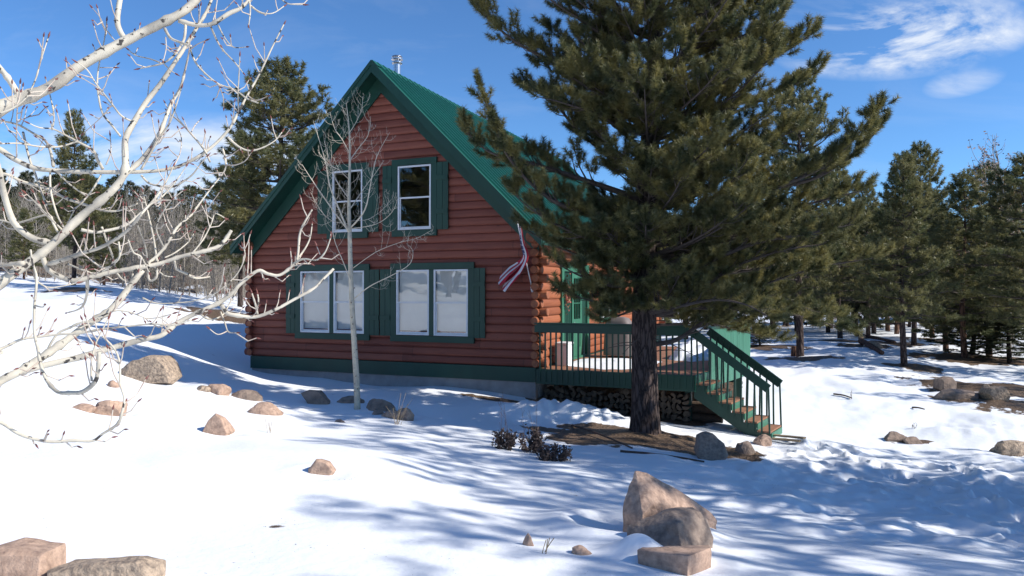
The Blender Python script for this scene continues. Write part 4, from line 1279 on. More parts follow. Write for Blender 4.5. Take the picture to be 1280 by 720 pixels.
# three stones of the foreground pile, shaped from their outlines
def slab(name, outline, Yf, depth, lab, seed, m_, grp='stones of the foreground pile'):
    """outline in photo px, front face at distance Yf, sloping back by depth"""
    rnd = random.Random(seed); n = len(outline)
    pts = [P(*a_) if Yf is None else P(a_[0], a_[1], Yf) for a_ in outline]; c_ = sum(pts, Vector()) / n
    bm = bmesh.new()
    cloud = []
    for p in pts:
        cloud.append(p)
        if Yf is None: continue
        cloud.append(p.lerp(c_, .10) + Vector((rnd.uniform(-.02, .02), -depth * rnd.uniform(.10, .22), rnd.uniform(-.01, .01))))
        back = p.lerp(c_, rnd.uniform(.05, .2)) + Vector((rnd.uniform(-.03, .03), depth * rnd.uniform(.7, 1), -abs(rnd.uniform(0, .05))))
        cloud.append(back)
    for p in cloud: bm.verts.new(p - c_)
    r_ = bmesh.ops.convex_hull(bm, input=bm.verts)
    bmesh.ops.delete(bm, geom=[v for v in bm.verts if not v.link_faces], context='VERTS')
    bmesh.ops.bevel(bm, geom=list(bm.edges), offset=.004, segments=1, affect='EDGES', clamp_overlap=True)
    bmesh.ops.triangulate(bm, faces=bm.faces)
    bmesh.ops.subdivide_edges(bm, edges=[e_ for e_ in bm.edges if e_.calc_length() > .08], cuts=3, use_grid_fill=True)
    bmesh.ops.triangulate(bm, faces=bm.faces)
    bmesh.ops.subdivide_edges(bm, edges=[e_ for e_ in bm.edges if e_.calc_length() > .05], cuts=1, use_grid_fill=True)
    bmesh.ops.triangulate(bm, faces=bm.faces)
    bm.normal_update(); size_ = max(abs(v.co.x) for v in bm.verts)
    for v in bm.verts:
        q_ = v.co * 4 + Vector((seed, 0, 0)); st_ = math.sin(v.co.z * 34 + mnoise.noise(q_) * 5)
        v.co += v.normal * size_ * (.028 * mnoise.fractal(q_, 1, 2, 6) + .006 * st_ + .02 * (abs(mnoise.noise(q_ * 1.6)) - .25))
    me = bpy.data.meshes.new(name); bm.to_mesh(me); bm.free(); me.materials.append(m_)
    me.polygons.foreach_set('use_smooth', [True] * len(me.polygons))
    try: me.set_sharp_from_angle(angle=math.radians(16))
    except Exception: pass
    o = bpy.data.objects.new(name, me); COL.objects.link(o); o.location = c_
    tag(o, lab, 'stone', grp)
    return o
def gslab(outline, depth, lab, seed, m_):
    yb_ = max(q[1] for q in outline); xs = [q[0] for q in outline]; Yf = hit(sum(xs) / len(xs), yb_ - 3).y
    slab('stone', outline, Yf, depth, lab, seed, M[m_], grp=None)
gslab([(150, 476), (152, 461), (166, 451), (186, 444), (199, 446), (211, 457), (220, 472), (217, 480), (154, 480)], .55, 'largest grey tan boulder at far left in the snow, left of the cabin', 31, 'stone_grey')
gslab([(253, 540), (262, 524), (270, 516), (277, 522), (288, 541), (284, 547), (256, 547)], .22, 'triangular upright pink stone standing alone in bright snow', 33, 'stone')
gslab([(376, 491), (387, 487), (398, 489), (413, 503), (408, 509), (385, 505)], .3, 'dark slanting slab in shade below the left pair of cabin windows', 35, 'stone_dark')
gslab([(385, 586), (396, 573), (408, 578), (419, 589), (415, 597), (388, 594)], .2, 'small pointed pale stone alone in the sunlit foreground snow', 37, 'stone')
gslab([(871, 568), (872, 546), (878, 539), (891, 542), (905, 554), (910, 569), (905, 577), (873, 575)], .4, 'grey brown boulder at the foot of the big pine beside the stairs', 39, 'stone_mid')
gslab([(1174, 486), (1176, 474), (1190, 471), (1195, 478), (1194, 490), (1178, 492)], .5, 'squarish shaded stone left of the rock pile at right', 41, 'stone_dark')
gslab([(1234, 492), (1237, 485), (1248, 484), (1255, 483), (1262, 495), (1258, 503), (1238, 502)], .5, 'pale wide slab with pointed top, rightmost of the rock pile', 43, 'stone_grey')
slab('stone', [(-30, 690), (0, 686), (30, 686), (58, 690), (62, 720), (60, 790), (-30, 790)], 4.75, .3, 'square pink granite block at the bottom left corner of the view', 21, M['stone'], grp=None)
slab('stone', [(60, 712), (95, 709), (140, 702), (176, 700), (192, 712), (200, 780), (60, 790)], 4.7, .25, 'long pale speckled granite slab along the bottom left edge', 25, M['stone_grey'], grp=None)
slab('stone', [(778, 642, 6.62), (780, 620, 6.72), (794, 589, 6.86), (808, 592, 6.86), (822, 598, 6.88), (858, 619, 6.95), (886, 640, 7.0), (894, 651, 7.0), (803, 643, 6.42), (818, 628, 6.55), (893, 700, 6.95), (803, 700, 6.40), (778, 700, 6.6), (800, 594, 7.05), (866, 628, 7.25), (890, 650, 7.25), (880, 700, 7.2)],
     None, 0, 'uppermost pink slab with pointed top in the foreground pile', 5, M['stone'])
slab('stone', [(784, 657, 6.15), (800, 648, 6.16), (833, 636, 6.25), (840, 638, 6.1), (847, 634, 6.28), (866, 633, 6.32), (876, 638, 6.2), (891, 672, 6.12), (890, 692, 6.1), (852, 690, 5.78), (846, 655, 5.9), (806, 674, 5.98), (784, 720, 6.1), (852, 740, 5.75), (890, 740, 6.1), (850, 636, 6.55), (884, 650, 6.5), (884, 720, 6.5)],
     None, 0, 'middle grey tan stone of the foreground pile', 9, M['stone_mid'])
slab('stone', [(797, 687, 5.5), (803, 684, 5.58), (860, 694, 5.26), (889, 683, 5.5), (852, 681, 5.75), (885, 680, 5.72), (800, 745, 5.48), (858, 750, 5.24), (889, 745, 5.5), (880, 740, 5.75)],
     None, 0, 'lowest squared pink block of the foreground pile', 13, M['stone'])

# ------------------------------------------------------------------ shrubs and stalks
def shrub(px, py, w, h, n, lab, seed, tall=2):
    rnd = random.Random(seed)
    p = hit(px, py); sc = p.y / F; W = w * sc; H = h * sc
    root = empty('shrub', p); tag(root, lab, 'shrub')
    st_ = MB(); lf = MB()
    for i in range(n):
        bx = rnd.uniform(-.5, .5) * W; by = rnd.uniform(-.25, .25) * W
        hh = H * rnd.uniform(.55, 1.0) * (1 - .5 * abs(bx / W))
        tip = Vector((bx + rnd.uniform(-.05, .05), by + rnd.uniform(-.05, .05), hh))
        base = Vector((bx * .6, by * .6, -.05)); mid = base.lerp(tip, .5) + Vector((rnd.uniform(-.03, .03), 0, 0))
        pth = smooth_path([base, mid, tip], 4); st_.tube(pth, [.006] * len(pth), 5)
        for q in range(26):
            t_ = rnd.uniform(.2, 1.02); c_ = base.lerp(tip, t_) + Vector((rnd.gauss(0, .035), rnd.gauss(0, .035), rnd.gauss(0, .02)))
            u = Vector((rnd.gauss(0, 1), rnd.gauss(0, 1), rnd.gauss(0, 1) - .4)).normalized(); v = u.orthogonal().normalized(); s_ = rnd.uniform(.014, .028)
            lf.add([c_ - u * s_ * 1.5, c_ + v * s_ * .8, c_ + u * s_ * 1.5 + v.cross(u) * .008, c_ - v * s_ * .8], [(0, 1, 2, 3)])
    st_.build('stems', M['stalk_dark'], root); lf.build('leaves', M['shrub'], root)
    tl_ = MB()
    for k in range(tall):
        a_ = Vector((rnd.uniform(-.4, .4) * W, rnd.uniform(-.1, .1), 0)); b_ = a_ + Vector((rnd.uniform(-.12, .16), 0, rnd.uniform(.6, 1.0)))
        pth = smooth_path([a_, a_.lerp(b_, .5) + Vector((.02, 0, 0)), b_], 4)
        tl_.tube(pth, [.004 * (1 - .6 * i / len(pth)) for i in range(len(pth))], 5)
        for q in (.4, .6, .8):
            s0 = a_.lerp(b_, q); tl_.tube([s0, s0 + Vector((rnd.uniform(-.08, .08), 0, .1))], .002, 4)
    if tall: tl_.build('dry_stalks', M['stalk_dark'], root)
shrub(630, 562, 24, 30, 16, 'smaller dark leafy shrub poking out of the shaded snow', 3, 3)
shrub(664, 566, 30, 32, 20, 'dark shrub with tall stalks, left part of the wide clump', 5, 3)
shrub(692, 576, 40, 24, 22, 'low dark shrub at right end of the wide clump', 8, 0)
def stalks(px, py, n, H, spread, lab, m_, seed):
    rnd = random.Random(seed); p = hit(px, py); mb = MB()
    for i in range(n):
        a_ = Vector((rnd.uniform(-.06, .06), rnd.uniform(-.06, .06), -.03)); b_ = Vector((rnd.uniform(-spread, spread), rnd.uniform(-spread, spread) * .5, H * rnd.uniform(.5, 1)))
        pth = smooth_path([a_, a_.lerp(b_, .5) + Vector((0, 0, H * .05)), b_], 4); mb.tube(pth, [.0035] * len(pth), 4)
    o = mb.build('dry_grass_tuft', m_); o.location = p; tag(o, lab, 'dry plant')
stalks(497, 531, 9, .6, .3, 'pale dry grass stalks in shaded snow between aspen and shrubs', M['stalk'], 4)
stalks(336, 541, 4, .22, .08, 'thin dead sprig in bright snow below the yellowish stone', M['stalk'], 5)
stalks(1063, 499, 4, .3, .06, 'upright dead sprig beside the short dark branch', M['stalk_dark'], 6)
stalks(684, 690, 4, .16, .06, 'fine sprig in snow between the two tiny brown stones', M['stalk'], 7)
stalks(1143, 535, 8, .14, .08, 'tiny dead tuft in the trodden snow above the brown stones', M['stalk_dark'], 8)

# ------------------------------------------------------------------ conifers
def needles(Pt, Dt, N, L, W, rng, spread=1.0, back=.06):
    """Pt,Dt: tuft points and directions -> vertex and face arrays of needle triangles"""
    Mn = len(Pt)
    P_ = np.repeat(Pt, N, 0); D_ = np.repeat(Dt, N, 0)
    R = rng.normal(size=(Mn * N, 3)); R -= (R * D_).sum(1, keepdims=True) * D_
    R /= np.linalg.norm(R, axis=1, keepdims=True) + 1e-9
    k = rng.uniform(.6, 1.3, size=(Mn * N, 1))
    nd = D_ * rng.uniform(.15, 1.05, size=(Mn * N, 1)) + R * k * spread
    nd /= np.linalg.norm(nd, axis=1, keepdims=True)
    base = P_ + D_ * rng.uniform(-back, back, size=(Mn * N, 1))
    Ln = L * rng.uniform(.7, 1.15, size=(Mn * N, 1))
    S_ = np.cross(nd, rng.normal(size=nd.shape)); S_ /= np.linalg.norm(S_, axis=1, keepdims=True) + 1e-9
    a_ = base + S_ * W * .5; b_ = base - S_ * W * .5; c_ = base + nd * Ln
    V = np.stack([a_, b_, c_], 1).reshape(-1, 3)
    Fc = np.arange(len(V)).reshape(-1, 3)
    return V, Fc

class Tree:
    def __init__(s, seed):
        s.rng = np.random.default_rng(seed); s.rnd = random.Random(seed)
        s.wood = MB(); s.tp = []; s.td = []
    def shoot(s, a, d, L, step=.055):
        """a foliated shoot: brush of needles"""
        n = max(2, int(L / step)); d = d.normalized(); p = Vector(a)
        for i in range(n):
            s.tp.append(tuple(p)); s.td.append(tuple(d))
            d = (d + Vector((0, 0, .11)) + Vector((s.rnd.gauss(0, .05), s.rnd.gauss(0, .05), s.rnd.gauss(0, .05)))).normalized()
            p = p + d * step
        return p
    def limb(s, path, r0, fol=.3, twl=.8, dens=6.0, sides=7, tstep=.055, sub=True, shoots=1.0):
        """woody limb along path with side branches that end in foliated shoots"""
        rnd = s.rnd
        path = smooth_path(path, 5); n = len(path)
        rad = [max(.006, r0 * (1 - .88 * (i / (n - 1)) ** .8)) for i in range(n)]
        s.wood.tube(path, rad, sides, cap=False)
        L = sum((path[i + 1] - path[i]).length for i in range(n - 1))
        acc = 0; nxt = L * fol * rnd.uniform(.6, 1); sgn = 1
        for i in range(n - 1):
            seg = (path[i + 1] - path[i]); sl = seg.length; d = seg.normalized()
            while acc + sl > nxt:
                q = (nxt - acc) / sl; p = path[i].lerp(path[i + 1], q); f_ = nxt / L
                side = d.cross(Vector((0, 0, 1))); side = side.normalized() if side.length > .1 else Vector((1, 0, 0))
                sgn = -sgn
                dir_ = (d * rnd.uniform(.45, .95) + side * sgn * rnd.uniform(.4, 1.0) + Vector((0, 0, rnd.uniform(-.25, .55)))).normalized()
                bl = twl * (1.08 - f_ * .75) * rnd.uniform(.55, 1.15)
                bp_ = [p, p + dir_ * bl * .5 + Vector((0, 0, -.02 * bl)), p + dir_ * bl * .9 + Vector((0, 0, .14 * bl))]
                if bl > .22:
                    s.wood.tube(bp_, [max(.004, rad[i] * .45), max(.004, rad[i] * .3), .004], 4, cap=False)
                    if sub:
                        for t_ in np.arange(.38, 1.0, .17 / max(.4, bl) * .9 / shoots):
                            pp = bp_[0].lerp(bp_[2], t_)
                            s2 = dir_.cross(Vector((0, 0, 1))).normalized() * rnd.choice((-1, 1))
                            dd = (dir_ * .8 + s2 * rnd.uniform(.3, .9) + Vector((0, 0, rnd.uniform(-.1, .6)))).normalized()
                            ll = rnd.uniform(.10, .24)
                            e_ = pp + dd * ll; s.wood.tube([pp, e_], .0035, 3, cap=False)
                            s.shoot(e_, dd, rnd.uniform(.14, .26), tstep)
                s.shoot(bp_[2] - dir_ * .05, (dir_ + Vector((0, 0, .3))), rnd.uniform(.2, .36), tstep)
                nxt += 1.0 / dens * rnd.uniform(.6, 1.4)
            acc += sl
        s.shoot(path[-1], (path[-1] - path[-2]) + Vector((0, 0, .02)), .34, tstep)
    def finish(s, name, trunk_m, nd_m, N, L, W, root, twig_m=None, spread=1.0):
        w = s.wood.build('branches', twig_m or M['twig'], root, smooth=True)
        Pt = np.array(s.tp); Dt = np.array(s.td); Dt /= np.linalg.norm(Dt, axis=1, keepdims=True)
        V, Fc = needles(Pt, Dt, N, L, W, s.rng, spread)
        c = np_mesh('crown', V, Fc, 3, nd_m, root)
        return w, c

# --- the big pine in front of the deck
PB = P(806, 543, 14.3); PB.z = gz(PB.x, PB.y)
pine = empty('pine_tree', PB); tag(pine, 'big dark pine with thick trunk in front of the deck, nearest tree', 'tree')
T = Tree(11)
PY0 = 14.3
def rel(px, py, dY=0): return P(px, py, PY0 + dY) - PB
tr_path = smooth_path([rel(806, 556), rel(806, 520), rel(806, 470), rel(805, 420), rel(806, 350), rel(808, 280), rel(811, 210), rel(815, 130), rel(820, 50), rel(824, -40), rel(826, -130), rel(828, -200)], 5)
tn = len(tr_path)
trr = np.interp(np.linspace(0, 1, tn), [0, .05, .12, .25, .45, .7, 1], [.40, .30, .262, .245, .22, .15, .03])
tb = MB(); vs = []
sides = 28
for i, p in enumerate(tr_path):
    for k in range(sides):
        an = 2 * PI * k / sides
        fl_ = max(0, 1 - i / 7.0)
        r = trr[i] * (1 + .05 * mnoise.noise(Vector((math.cos(an) * 2, math.sin(an) * 2, p.z * 1.2))) + .16 * fl_ * math.sin(an * 5 + 1))
        vs.append((p.x + math.cos(an) * r, p.y + math.sin(an) * r, p.z))
tb.add(vs, [(i * sides + k, i * sides + (k + 1) % sides, (i + 1) * sides + (k + 1) % sides, (i + 1) * sides + k) for i in range(tn - 1) for k in range(sides)])
tb.build('trunk', M['bark'], pine, smooth=True)
def trunk_at(py):
    best = min(tr_path, key=lambda q: abs((q + PB).z - (-(py - HY) / F * PY0)))
    return best
# limbs: trunk row, list of (px,py,dY), base radius, foliage start, twig length, density
LIMBS = [
 (250, [(760, 235, -.1), (700, 215, -.3), (650, 200, -.5), (612, 190, -.6), (583, 165, -.6)], .075, .42, .75, 6.5),
 (265, [(720, 262, -.5), (670, 235, -.8), (632, 190, -.9), (612, 140, -.9), (600, 108, -.9)], .06, .45, .62, 6.5),
 (240, [(755, 190, .2), (720, 160, .2), (690, 125, .1), (660, 110, 0)], .065, .3, .8, 6),
 (170, [(755, 120, .1), (705, 85, .1), (650, 55, 0), (618, 30, 0), (594, 6, 0)], .065, .35, .75, 7),
 (130, [(770, 60, -.3), (735, 30, -.4), (690, 0, -.4), (660, -30, -.4)], .055, .3, .7, 6.5),
 (200, [(760, 150, -.6), (710, 130, -.9), (670, 120, -1.1)], .05, .3, .6, 6),
 (300, [(750, 300, -.2), (705, 285, -.4), (665, 262, -.5), (640, 240, -.5)], .055, .3, .7, 6),
 (330, [(760, 330, .3), (720, 318, .6), (680, 300, .9), (655, 285, 1.0)], .05, .3, .6, 6),
 (355, [(775, 358, -.5), (745, 352, -.8), (715, 340, -1.0), (690, 325, -1.1)], .05, .35, .55, 5),
 (385, [(785, 390, .5), (765, 395, .8), (745, 385, 1.1)], .04, .4, .4, 5),
 (110, [(860, 60, .2), (920, 20, .3), (970, 0, .3), (1000, -25, .3)], .06, .3, .8, 6.5),
 (150, [(870, 120, -.3), (930, 90, -.4), (985, 62, -.4), (1018, 40, -.4)], .06, .3, .75, 6.5),
 (190, [(870, 165, .3), (930, 135, .4), (985, 110, .5), (1022, 90, .5)], .055, .3, .7, 6),
 (230, [(880, 215, -.5), (945, 185, -.8), (1000, 160, -.9)], .055, .3, .7, 6),
 (290, [(870, 275, .1), (950, 240, .2), (1020, 222, .2), (1070, 190, .2), (1100, 160, .1)], .085, .3, .75, 6.5),
 (290, [(900, 262, -.3), (970, 235, -.5), (1035, 205, -.6), (1075, 165, -.6), (1097, 135, -.6)], .06, .4, .6, 6.5),
 (330, [(880, 300, .4), (960, 270, .8), (1030, 250, .9), (1080, 238, .9)], .07, .3, .8, 6),
 (360, [(870, 335, -.5), (940, 305, -1.0), (1010, 292, -1.3), (1068, 280, -1.4)], .07, .3, .8, 6),
 (400, [(850, 385, -.2), (905, 340, -.5), (970, 315, -.8), (1030, 305, -.9)], .075, .3, .75, 6),
 (435, [(845, 425, -.1), (885, 398, -.2), (935, 365, -.3), (985, 345, -.3), (1020, 335, -.4)], .06, .3, .7, 6),
 (370, [(860, 370, .6), (920, 365, 1.1), (980, 372, 1.3), (1015, 388, 1.3), (1050, 398, 1.2)], .055, .3, .6, 5.5),
 (390, [(840, 385, -.8), (890, 375, -1.3), (930, 380, -1.6), (965, 398, -1.7)], .05, .3, .55, 6),
 (372, [(780, 372, -.3), (755, 378, -.6), (725, 372, -.8), (702, 360, -.9)], .04, .35, .5, 6),
 (380, [(785, 385, -.4), (765, 392, -.7), (750, 400, -.9)], .03, .3, .4, 6),
 (345, [(880, 345, .3), (960, 335, .6), (1040, 330, .7), (1095, 322, .7)], .06, .3, .75, 6),
 (375, [(880, 385, -.4), (950, 385, -.7), (1010, 398, -.8), (1060, 412, -.8)], .05, .3, .6, 6),
 (410, [(850, 405, .3), (890, 405, .6), (930, 415, .7), (975, 425, .7)], .035, .3, .4, 6),
 (400, [(840, 395, .8), (880, 395, 1.2), (920, 400, 1.5), (955, 412, 1.6)], .045, .3, .5, 5.5),
]
for (ty, pts, r0, fo, tl, de) in LIMBS:
    s0 = trunk_at(ty)
    T.limb([s0] + [rel(*a_) for a_ in pts], r0, fo * .85, tl * 1.12, de * 1.7)
# inner limbs, all round the trunk
rnd = T.rnd
for k in range(122):
    q = rnd.uniform(0, 1) if k < 90 else rnd.uniform(0, .8); py_ = 395 - q * 520
    s0 = trunk_at(py_)
    az = rnd.uniform(0, 2 * PI) if k < 80 else -PI / 2 + rnd.uniform(-1.3, 1.3)
    Lr = np.interp(py_, [-120, 0, 100, 200, 300, 350, 400], [1.2, 2.2, 2.5, 2.7, 2.8, 2.6, 1.5]) * rnd.uniform(.6, 1.0)
    dx_ = math.cos(az)
    if dx_ < 0: Lr *= np.interp(py_, [0, 250, 400], [1.0, .75, .42])
    else: Lr *= np.interp(py_, [0, 250, 400], [1.0, 1.1, 1.0])
    d_ = Vector((dx_, math.sin(az) * .9, 0))
    up = rnd.uniform(.1, .45)
    pts = [s0, s0 + d_ * Lr * .4 + Vector((0, 0, Lr * up * .25)), s0 + d_ * Lr * .75 + Vector((0, 0, Lr * up * .7)), s0 + d_ * Lr + Vector((0, 0, Lr * up * 1.2))]
    T.limb(pts, .045, .25, .8, 7.5)
T.finish('pine', M['bark'], M['needle'], 50, .115, .0095, pine)
print('tufts', len(T.tp))
# a few dead lower branches
mb = MB()
for k in range(26):
    py_ = rnd.uniform(330, 440); s0 = trunk_at(py_); az = rnd.uniform(0, 2 * PI); L_ = rnd.uniform(.4, 1.3)
    d_ = Vector((math.cos(az), math.sin(az), rnd.uniform(-.3, .15)))
    pth = smooth_path([s0, s0 + d_ * L_ * .5 + Vector((0, 0, .05)), s0 + d_ * L_], 4)
    mb.tube(pth, [.014 * (1 - .8 * i / len(pth)) for i in range(len(pth))], 5, cap=False)
mb.build('dead_branches', M['twig'], pine)

# --- generic pines for the background
def gen_pine(seed, H, rb, crown0, rad_fn, nl, N=12, L=.14, W=.018, trunk_r=.16, nd='needle_far', bark='bark', dens=4.6, twl=1.0, lean=0):
    root = empty('pine_tree'); T = Tree(seed); rnd = T.rnd
    path = smooth_path([Vector((0, 0, -.6)), Vector((0, 0, 0)), Vector((rnd.uniform(-.08, .08), rnd.uniform(-.08, .08), H * .35)), Vector((lean * .6, rnd.uniform(-.1, .1), H * .7)), Vector((lean, 0, H))], 5)
    n = len(path); rad = [trunk_r * (1.25 if i < 3 else 1) * max(.06, (1 - (i / (n - 1)) ** 1.25)) for i in range(n)]
    tb = MB(); tb.tube(path, rad, 12, wob=.05); tb.build('trunk', M[bark], root, smooth=True)
    def at(z):
        return min(path, key=lambda q: abs(q.z - z))
    for k in range(nl):
        q = (k + rnd.random()) / nl
        z = H * (crown0 + (1 - crown0) * q ** .9 * .98)
        R_ = rad_fn(q) * rnd.uniform(.6, 1.12)
        if R_ < .15: R_ = .15
        az = k * 2.39996 + rnd.uniform(-.4, .4); d_ = Vector((math.cos(az), math.sin(az), 0)); c_ = at(z); s0 = Vector((c_.x, c_.y, z))
        up = np.interp(q, [0, .5, 1], [-.05, .2, .7]) + rnd.uniform(-.1, .15)
        pts = [s0, s0 + d_ * R_ * .5 + Vector((0, 0, R_ * up * .3)), s0 + d_ * R_ + Vector((0, 0, R_ * up))]
        T.limb(pts, .012 + .016 * R_, .22, min(twl, .25 + R_ * .35), dens, sides=4, tstep=.085, shoots=.8)
    T.shoot(path[-1], Vector((0, 0, 1)), .3, .08)
    T.finish('p', None, M[nd], N, L, W, root)
    return root
def round_crown(Rm): return lambda q: Rm * (math.sin(PI * min(1, (q * .88 + .12)) ** .8) ** .7) * (1 - .25 * q)
def cone_crown(Rm): return lambda q: Rm * (1 - q * .93) * (.75 + .25 * min(1, q * 6))
def copy_tree(src):
    r = src.copy(); COL.objects.link(r)
    for ch in src.children:
        c_ = ch.copy(); COL.objects.link(c_); c_.parent = r
    return r
PR = {}
PR['round'] = gen_pine(21, 10, 1, .22, round_crown(2.9), 92, N=20, trunk_r=.22, W=.026, L=.17)
PR['round2'] = gen_pine(22, 9, 1, .26, round_crown(2.5), 80, N=19, trunk_r=.18, W=.026, L=.17, lean=.5)
PR['cone'] = gen_pine(23, 8.5, 1, .2, cone_crown(2.3), 92, N=18, trunk_r=.16, W=.026, L=.16)
PR['cone2'] = gen_pine(24, 8, 1, .12, cone_crown(2.0), 84, N=18, trunk_r=.13, W=.026, L=.16, bark='bark_red')
PR['hill'] = gen_pine(25, 8, 1, .08, cone_crown(1.8), 60, N=12, trunk_r=.13, W=.06, L=.24, nd='needle_hill', dens=3.2)
PR['thin'] = gen_pine(26, 10, 1, .2, round_crown(2.6), 46, N=12, trunk_r=.2, W=.022, L=.15, dens=3.4)
PR['thin2'] = gen_pine(27, 9, 1, .15, cone_crown(2.6), 44, N=12, trunk_r=.17, W=.022, L=.15, dens=3.4)
PRH = {'thin': 10, 'thin2': 9, 'round': 10, 'round2': 9, 'cone': 8.5, 'cone2': 8, 'hill': 8}
first = set()
def put(kind, x, y, H, lab, group=None, rz=None, zoff=0, xy=1.0):
    o = PR[kind] if kind not in first else copy_tree(PR[kind])
    first.add(kind)
    s = H / PRH[kind]
    o.location = (x, y, gz(x, y) + zoff); o.rotation_euler = (0, 0, random.uniform(0, 6.28) if rz is None else rz); o.scale = (s * xy, s * xy, s)
    o['label'] = lab; o['category'] = 'tree'
    if group: o['group'] = group
    elif 'group' in o: del o['group']
    return o
def put_px(kind, px, Y, ytop, lab, group=None, rz=None, xy=1.0):
    x = (px - 640) / F * Y; H = -(ytop - HY) / F * Y - gz(x, Y)
    return put(kind, x, Y, H, lab, group, rz, xy=xy)
put_px('round', 352, 31, 82, 'tall bushy pine rising behind the left side of the cabin roof', rz=1.0, xy=1.15)
put_px('round2', 300, 36, 190, 'lower dark pine left of the tall pine behind the cabin', rz=.4)
put_px('cone', 92, 34, 142, 'pointed conifer standing alone at far left behind the aspen branches', rz=.3, xy=.85)
put_px('cone2', 130, 40, 236, 'smaller conifer just right of the pointed conifer at far left', rz=2, xy=1.1)
put_px('cone2', 30, 42, 262, 'small conifer left of the pointed conifer at the left edge', rz=3, xy=1.2)
put_px('round2', 245, 52, 268, 'dark pine behind the grey aspen grove', xy=1.2)
put_px('round2', 205, 58, 285, 'broad dark pine in the middle of the aspen grove', xy=1.2)
put_px('cone', 1130, 27.2, 196, 'straight trunked sunlit pine in the middle of the right background', rz=2.2, xy=1.0)
put_px('round', 1000, 31, 95, 'tall pine with reddish trunk rising behind the big pine', rz=.7, xy=.75)
put_px('cone', 1050, 43, 215, 'leaning dark trunked pine far behind the stairs', rz=1.7)
put_px('round2', 1142, 38, 182, 'dark topped pine behind the sunlit pine', rz=.2, xy=.8)
put_px('cone2', 1205, 31, 218, 'bushy low branched pine right of the sunlit pine', rz=1.9, xy=1.25)
put_px('round2', 1240, 38, 205, 'grey green pine near the right edge', rz=1.3)
put_px('cone', 1085, 47, 235, 'slim pine between the two nearest background trunks', rz=.2)
put_px('round', 1290, 27, 195, 'wide pine with long low limbs cut by the right edge', rz=2.0, xy=1.1)
put_px('cone2', 1165, 44, 240, 'dense young pine behind the gap at right', rz=.9, xy=1.2)
put_px('cone2', 1182, 35, 268, 'low branched young pine left of the bushy pine at right', rz=.5, xy=1.5)
put_px('cone2', 1236, 32, 262, 'low branched young pine right of the bushy pine at right', rz=2.5, xy=1.5)
put_px('cone2', 1262, 40, 240, 'dense pine behind the rock pile at right', rz=3.5, xy=1.5)
put_px('hill', 1215, 33, 372, 'low dark juniper bush under the bushy pine at right', rz=3.5, xy=3.6)
put_px('hill', 1262, 30, 395, 'low dark juniper bush above the rock pile at right', rz=1.5, xy=4)
put_px('hill', 950, 36, 408, 'low dark juniper bush on snow just right of the board railing', rz=1.0, xy=4.5)
for px_, Y_, yt_, lab_ in ((15, 52, 250, 'dark conifer at the far left edge behind the near branches'), (60, 56, 258, 'dark conifer in the aspen grove left of the pointed conifer'), (165, 60, 262, 'dark conifer standing in the left half of the aspen grove'), (222, 64, 282, 'small dark conifer deep in the aspen grove'), (272, 56, 288, 'dark conifer beside the lower pine left of the roof'), (188, 50, 290, 'low dark conifer in front of the aspen grove')):
    put_px('cone2', px_, Y_, yt_, lab_, xy=1.5)
grp = 'pines of the forest behind the cabin'
rnd = random.Random(99)
kk = ['cone', 'round2', 'cone2', 'cone2', 'hill', 'hill']
for i in range(64):
    px_ = rnd.uniform(880, 1340) if i < 48 else rnd.uniform(560, 900); Y_ = rnd.uniform(44, 88)
    put_px(rnd.choice(kk), px_, Y_, rnd.uniform(248, 292), 'one of many distant pines in the dark forest right of the cabin', grp, xy=rnd.uniform(1, 1.4))
grp2 = 'conifers covering the far hillside'
for i in range(170):
    Y_ = rnd.uniform(70, 190); px_ = rnd.uniform(-60, 420); x_ = (px_ - 640) / F * Y_
    put('hill', x_, Y_, rnd.uniform(5.5, 9.5), 'one of many small conifers on the far hillside at left', grp2, xy=rnd.uniform(1.0, 1.4))
# pines standing right of the view: their shade falls on the foreground snow
side = [(11.3, 9.3, 12.0), (10.4, 7.2, 10.5), (12.5, 5.4, 11), (11.6, 3.2, 10.5), (14.6, 8.0, 11), (15.5, 3.6, 12), (11.2, 1.0, 10), (18.6, 11.0, 10), (18.5, 6.4, 12), (24, 21, 10), (27.5, 24, 11), (21.5, 18.5, 8.5)]
for i, (x_, y_, H_) in enumerate(side):
    put('round2' if i == 4 else ['thin', 'thin2'][i % 2], x_, y_, H_, 'pine standing beyond the right edge of the view, shading the snow', 'pines beyond the right edge', xy=.9)

for i, (x_, y_, H_) in enumerate([(-19, 4, 12), (-23, 0, 13), (-27, 6, 13), (-17.5, -3, 11), (-22, -7, 12), (-32, 1, 14), (-29, -4, 13), (-25, 9, 11), (-20, -13, 12), (-35, 8, 13), (-14, -12, 11)]):
    put(['round', 'cone', 'round2', 'cone2'][i % 4], x_, y_, H_, 'pine standing behind the viewer, seen only as a reflection in the upper windows', 'pines behind the viewer', xy=1.1)

